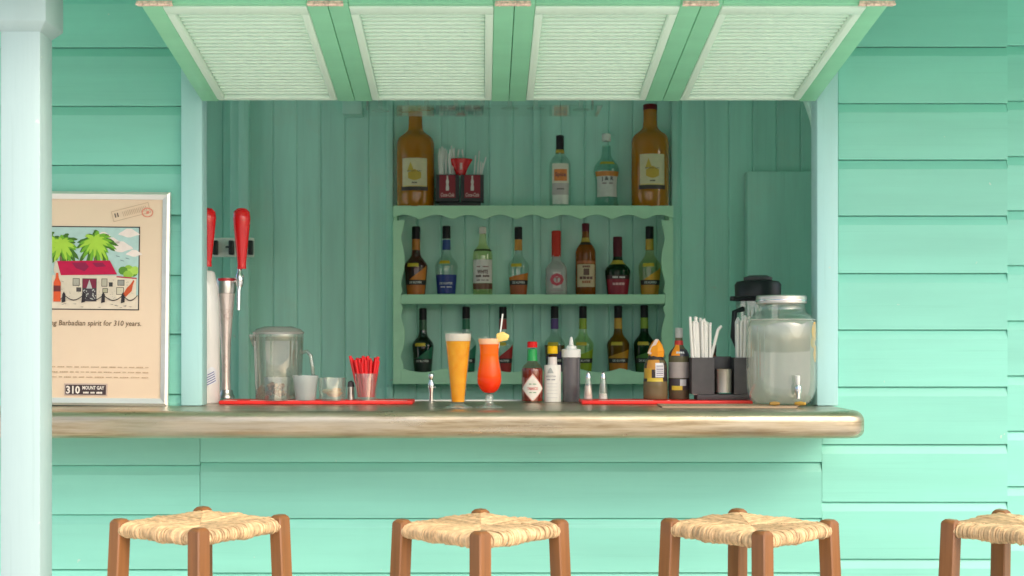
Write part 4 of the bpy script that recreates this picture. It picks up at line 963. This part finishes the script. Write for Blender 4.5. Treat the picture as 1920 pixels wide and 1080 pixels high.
MB().lathe([(n1[0],n1[1]+.0003),(21.2*q,127*q),(20*q,129.5*q),(0,128*q)], 36).build('froth', flat((.90,.50,.30),.5), t, smooth=50)
gq = MB().add([(0,-.006,0),(.030,-.006,.006),(.036,-.006,.020),(.018,-.006,.030),(0,-.006,.024),(0,.006,0),(.030,.006,.006),(.036,.006,.020),(.018,.006,.030),(0,.006,.024)],[(0,1,2,3,4),(9,8,7,6,5)]+[(i,i+5,(i+1)%5+5,(i+1)%5) for i in range(5)]).build('pineapple', flat((.90,.62,.18),.45), t, bevel=.003, loc=(13*q,-.012,122*q))
MB().tube([(17*q,-.004,112*q),(25*q,-.003,176*q)], .0022, 8).build('pick', M['paper'], t, smooth=50)
# hot sauce
q = 3.80/F
HS = [(0,0),(.95,0),(1,.02),(1,.50),(.96,.555),(.80,.60),(.55,.64),(.43,.68),(.41,.86)]
t = bottle('hot_sauce_bottle', 'red pepper sauce bottle with white diamond label and green neck', ct(998,3.80), 20.5*q, 113*q, HS, glass('hot_sauce_glass',(.9,.75,.65),.07), tint((.34,.035,.012),.85), .56, cap=(.90,1.0,(.72,.02,.02)), capr=.46,
    labels=[(.68,.875,175,(.02,.36,.09),{'eps':.0012})])
pfl = smoothp([(r_*20.5*q, z_*113*q) for r_, z_ in HS]); Hh = 113*q
for sc_, mm, ep in ((1.0, flat((.80,.42,.36),.4), .0008), (.90, flat((.84,.80,.74),.4), .0013)):
    am = 1.12*sc_
    patch('label', pfl, lambda a, am=am, s=sc_: Hh*(.225-.222*s*max(.02,1-abs(a)/am)), lambda a, am=am, s=sc_: Hh*(.225+.25*s*max(.02,1-abs(a)/am)), am, mm, t, ep, na=24)
wrap_text('TABASCO', pfl, Hh*.225, .030, .008, flat((.62,.05,.05),.4), t, .0022, .02)
wrap_text('#2', pfl, Hh*.30, .020, .0035, flat((.05,.28,.10),.4), t, .0022, .01); wrap_text('#2', pfl, Hh*.16, .020, .0035, flat((.05,.28,.10),.4), t, .0022, .01)
# bitters
BT = [(0,0),(.95,0),(1,.02),(1,.52),(.96,.58),(.72,.63),(.52,.66),(.50,.84)]
t = bottle('bitters_bottle', 'bitters bottle with yellow cap and oversized white paper label', ct(1036,3.80), 15.5*q, 105*q, BT, tint((.06,.02,.01),.8), None, cap=(.86,1.0,(.86,.52,.01)), capr=.62,
    labels=[(.63,.80,170,(.78,.70,.68),{'eps':.001})])
pfl = [(15.9*q+.001,0),(15.9*q+.001,70*q)]
MB().lathe([(15.9*q,0.0005),(16.1*q,.02),(15.7*q,69*q),(15.2*q,69*q)], 32).build('paper_wrap', M['paper'], t, smooth=50)
pfl = [(16.2*q,0),(16.2*q,.2)]
wrap_text('ANGOSTURA', pfl, 48*q, .030, .0055, flat((.30,.30,.34),.4), t, .0008, .01, a0=-.25); wrap_text('#2', pfl, 42*q, .026, .004, flat((.35,.35,.4),.4), t, .0008, a0=-.25)
for zz_ in (34,28,22,16,8): patch('print_line', pfl, zz_*q, (zz_+.7)*q, R(36), flat((.60,.60,.62),.4), t, .0006, a0=-.1)
patch('print_mark', pfl, lambda a: 54*q, lambda a: (58+6*math.cos(a*6))*q, R(22), flat((.48,.50,.50),.4), t, .0006, a0=-.3)
# squeeze bottle
q = 3.81/F
t = thing('squeeze_bottle', 'squeeze bottle of dark syrup with white nozzle lid', 'bottle', ct(1071,3.81))
MB().lathe([(0,0),(15.5*q,0),(16.5*q,2*q),(16.8*q,40*q),(17*q,83*q)], 32).build('body', glass('milky_plastic',(.5,.5,.52),.06,.45,(.30,.28,.31),.2), t, smooth=50)
MB().lathe([(0,2*q),(14.8*q,2*q),(15.6*q,78*q),(0,78*q)], 28).build('syrup', flat((.075,.065,.085),.25), t, smooth=50)
MB().lathe([(16.5*q,82.5*q),(18*q,83.5*q),(18*q,97*q),(16.5*q,98.5*q),(10.5*q,99*q),(9.5*q,104*q),(4.6*q,106*q),(3.4*q,116*q),(1.9*q,121*q),(1.2*q,121.3*q),(0,121*q)], 28).build('nozzle_lid', M['white'], t, smooth=35)
# shakers
for px, fill_, lab in ((1103,26,'salt shaker of glass with pinkish fill beside the squeeze bottle'),(1131,11,'glass shaker with a little white salt beside the orange capped sauce')):
    q = 3.72/F; t = thing('salt_shaker', lab, 'shaker', ct(px,3.715,MT), 'glass shakers on the red mat')
    MB().lathe([(0,0),(9*q,0),(9.3*q,3*q),(6*q,32*q),(4.6*q,40*q)], 20).build('glass', M['thick'], t, smooth=60)
    MB().lathe([(0,.8*q),(7.6*q,.8*q),((7.9-fill_*.11)*q,fill_*q),(0,fill_*q)], 18).build('filling', flat((.80,.62,.58) if fill_ > 20 else (.84,.83,.80),.7), t, smooth=50)
    MB().lathe([(4.9*q,39*q),(5*q,44*q),(3*q,47*q),(3.5*q,50*q),(0,53*q)], 18).build('cap', M['chrome'], t, smooth=50)
# sauce bottles behind
q = 3.73/F
SB = [(0,0),(.94,0),(1,.02),(1,.28),(.92,.34),(.95,.52),(.88,.62),(.60,.70),(.44,.76),(.42,.83)]
t = bottle('sauce_bottle', 'sauce bottle with orange cap and black yellow label with barcode', ct(1229,3.73,MT), 23*q, 112*q, SB, tint((.45,.36,.20),.45), tint((.50,.38,.16),.5), .30, cap=None,
    labels=[(.30,.74,150,(.04,.03,.035)),(.35,.52,26,(.65,.40,.05),{'eps':.0012,'a0':-52}),(.50,.66,34,(.62,.28,.05),{'eps':.0012,'a0':-20}),(.30,.36,40,(.70,.52,.05),{'eps':.0014,'a0':-10}),(.37,.61,22,(.74,.72,.76),{'eps':.0016,'a0':14})])
pfl = smoothp([(r_*23*q, z_*112*q) for r_, z_ in SB]); Hh = 112*q
for k in range(6): patch('barcode_line', pfl, Hh*(.40+.03*k), Hh*(.40+.03*k+.008+.006*(k%2)), R(17), flat((.2,.2,.3),.4), t, .0022, a0=R(14), na=6, nz=1)
MB().lathe([(10*q,76*q),(15*q,80*q),(16*q,90*q),(12*q,101*q),(5*q,111*q),(0,112*q)], 7, (2*q,0,0)).build('cap', flat((.85,.32,.01),.35), t, smooth=12)
MB().add([(-16*q,-.012,86*q),(-10*q,-.017,84*q),(5*q,-.016,112*q),(-1*q,-.012,113*q),(-16*q,-.008,86*q),(-10*q,-.011,84*q),(5*q,-.010,112*q),(-1*q,-.008,113*q)],[(0,1,2,3),(7,6,5,4),(0,4,5,1),(1,5,6,2),(2,6,7,3),(3,7,4,0)]).build('cap_band', flat((.80,.60,.52),.4), t)
t = bottle('sauce_bottle', 'dark labelled sauce bottle with silver cap beside the straw caddy', ct(1273,3.735,MT), 19.5*q, 134*q, PB, tint((.30,.26,.16),.5), tint((.42,.32,.12),.5), .22, cap=(.86,1.0,(.45,.46,.44)),
    labels=[(.30,.52,150,(.42,.37,.35)),(.13,.29,150,(.06,.05,.06)),(.13,.19,30,(.70,.52,.05),{'eps':.001,'a0':-20}),(.19,.28,18,(.6,.6,.62),{'eps':.0012,'a0':15}),(.60,.70,150,(.04,.04,.06),{'eps':.001}),(.61,.76,26,(.85,.30,.02),{'eps':.0014,'a0':-30}),(.76,.82,170,(.55,.03,.02),{'eps':.0012})], texts=[('#1',.655,.022,.007,(.7,.7,.72))])
bottle('sauce_bottle', 'narrow brown sauce bottle behind the leaning white straw', ct(1339,3.80), 10*q, 110*q, PB, tint((.10,.03,.015),.8), None, cap=(.86,1.0,(.04,.03,.03)), labels=[(.70,.80,170,(.42,.10,.03),{'eps':.001}),(.3,.5,150,(.05,.04,.04))])
# straw caddy
q = 3.70/F
t = thing('straw_caddy', 'charcoal plastic caddy with two bins and a steel cup of white straws', 'caddy', ct(1353,3.70,MT))
def cx2(px): return (px-1353)*q
zq = lambda py: (747-py)*q
for a_, b_ in ((1294,1336),(1373,1413)):
    mb = MB(); xa, xb, za, zb = cx2(a_), cx2(b_), zq(734), zq(668); w_ = .003
    mb.box(xa,xb,-.03,-.027,za,zb).box(xa,xb,.027,.03,za,zb).box(xa,xa+w_,-.027,.027,za,zb).box(xb-w_,xb,-.027,.027,za,zb).box(xa,xb,-.03,.03,za-.003,za)
    mb.build('bin', M['grey'], t)
bx('base', cx2(1304), cx2(1404), -.028, .03, 0, zq(734)-.0035, M['grey'], t, .002)
bx('divider', cx2(1336)+.0005, cx2(1373)-.0005, .012, .018, zq(734), zq(666), M['black'], t, .001)
MB().lathe([(0,zq(733)),(15.5*q,zq(733)),(16.5*q,zq(690)),(17*q,zq(689)),(15.5*q,zq(690)),(14.5*q,zq(728)),(0,zq(728))], 24, (cx2(1354.5),-.016,0)).build('cup', M['steel'], t, smooth=40)
zb0 = CT+MT+.0145
def wstraw(px0, px1, ytop, label, grp, yy, bend=0):
    x0_, x1_ = X(px0,3.70), X(px1,3.70); zt = CT+MT+(747-ytop)*q
    straw('paper_straw', label, (x0_,3.70-CD+yy,zb0), (x1_,3.70-CD+yy+.002,zt-.008), .0040, M['paper'], grp, (x1_+bend*.006, 3.70-CD+yy, zt))
for row, yy in enumerate((-.020,-.008,.006,.018)):
    for k in range(8):
        p = 1300+k*4.1+row*1.1+rb.uniform(-1,1); wstraw(p, p-7+k*.9+rb.uniform(-2,1.5), 588+abs(k-2)*2.0+rb.uniform(0,14)+row, 'white paper wrapped straw in the full bin beside the dark sauce bottle', 'white straws in the full caddy bin', yy, rb.uniform(-1,1))
    for k in range(4):
        p = 1380+k*6+row*1.1+rb.uniform(-1,1); wstraw(p, p+rb.uniform(-2,5), 596-k*2+rb.uniform(-4,10), 'white paper wrapped straw in the bin half hidden by the water jar', 'white straws in the caddy bin at the jar', yy, rb.uniform(-1,1))
straw('paper_straw', 'single white bent straw leaning apart over the steel cup', (X(1331,3.68),3.68-CD,CT+MT+zq(664)-.02), (X(1346,3.68),3.68-CD,CT+MT+zq(616)), .0045, M['paper'], None, (X(1352,3.68),3.675-CD,CT+MT+zq(609)))

# water dispenser jar
q = 3.575/F
t = thing('drink_dispenser', 'big glass jar dispenser of cloudy iced water with orange slices and tap', 'dispenser', ct(1465,3.575,.0050))
J = [(0,0),(48*q,0),(54*q,4*q),(61*q,16*q),(64.5*q,32*q),(65*q,60*q),(65*q,140*q),(63*q,152*q),(56*q,164*q),(47*q,171*q),(43.5*q,176*q),(43*q,186*q),(45*q,188*q),(45*q,191*q)]
js = smoothp(J)
MB().lathe(js, 48).build('glass', glass('misty_glass',(.94,.96,.94),.10,.06,(.88,.88,.84),.02), t, smooth=60)
MB().lathe(inner(js, 158*q, .004), 44).build('water', glass('cloudy_water',(.86,.88,.84),.0,.28,(.97,.95,.90),.1), t, smooth=50)
MB().lathe([(45.5*q,188*q),(46.8*q,189*q),(46.8*q,201*q),(45*q,203*q),(0,203*q)], 40).build('lid', mat('dull_zinc_lid',(.72,.70,.66),.32,.06,metallic=.9), t, smooth=40)
MB().lathe([(47.1*q,192*q),(47.6*q,193.5*q),(47.1*q,195*q)], 40).build('lid_rib', M['chrome'], t, smooth=50)
fl_ = [(63.2*q,0),(63.2*q,1)]
for a_, zc_, ah_, hh_, col_ in ((60,136,13,18,(.92,.52,.10)),(64,94,11,16,(.90,.48,.08)),(52,116,9,11,(.88,.62,.25))):
    am_ = R(ah_)
    patch('citrus_slice', fl_, lambda a, am_=am_, zc_=zc_, hh_=hh_: (zc_-hh_*math.sqrt(max(.01,1-(a/am_)**2)))*q, lambda a, am_=am_, zc_=zc_, hh_=hh_: (zc_+hh_*math.sqrt(max(.01,1-(a/am_)**2)))*q, am_, glass('citrus_%d_%d'%(a_,zc_),(.9,.85,.7),.0,.7 if col_[2] < .2 else .4,col_), t, .0, na=12, a0=R(a_))
for k in range(9):
    s = rb.uniform(.010,.015)
    o = MB().box(-s,s,-s,s,-s,s).build('ice_cube', glass('jar_ice_%d'%k,(.92,.95,.94),.08,.3,(.82,.84,.80),.1), t, bevel=.003, loc=(rb.uniform(-36,26)*q, rb.uniform(-30,20)*q, (112+rb.uniform(0,36))*q)); o.rotation_euler = (rb.random()*3,rb.random()*3,rb.random()*3)
MB().lathe([(62.5*q,157*q),(63.2*q,158.5*q),(61*q,159.5*q)], 40).build('water_line', glass('water_rim',(.9,.92,.9),.1,.35,(.9,.9,.86)), t, smooth=50)
tp_ = bpy.data.objects.new('spigot', None); COL.objects.link(tp_); tp_.parent = t; tp_.location = (13*q, -.092, 24*q); tp_.empty_display_size = .03
MB().tube([(0,.012,.006),(0,-.014,.006)], .0075, 12).build('shank', M['chrome'], tp_, smooth=50)
MB().lathe([(0,-.016),(.006,-.016),(.0065,-.004),(.009,.002),(.009,.016),(.006,.021),(0,.021)], 18, (0,-.018,0)).build('valve', M['chrome'], tp_, smooth=50)
MB().tube([(0,-.018,.02),(-.001,-.020,.034),(-.002,-.022,.046)], [.004,.006,.0065], 10).build('lever', M['white'], tp_, smooth=50)
for (dx, rot, s) in ((-14,.1,.9),(34,-.7,1)):
    o = MB().lathe([(0,-.017*s),(.004,-.015*s),(.0062,0),(.004,.015*s),(0,.017*s)], 10).build('dried_peel', flat((.30,.17,.03) if dx < 0 else (.62,.36,.06),.6), None, smooth=50, loc=(X(1465+dx,3.48),3.472-CD,CT+.0112)); o.rotation_euler = (0,R(90),rot)
    tag(o, 'dark dried peel lying on the board in front of the jar tap' if dx < 0 else 'yellow brown citrus peel at the foot of the jar near the hatch post', 'peel')

for nm_ in ('hinge_row',): pass
bpy.context.view_layer.update()
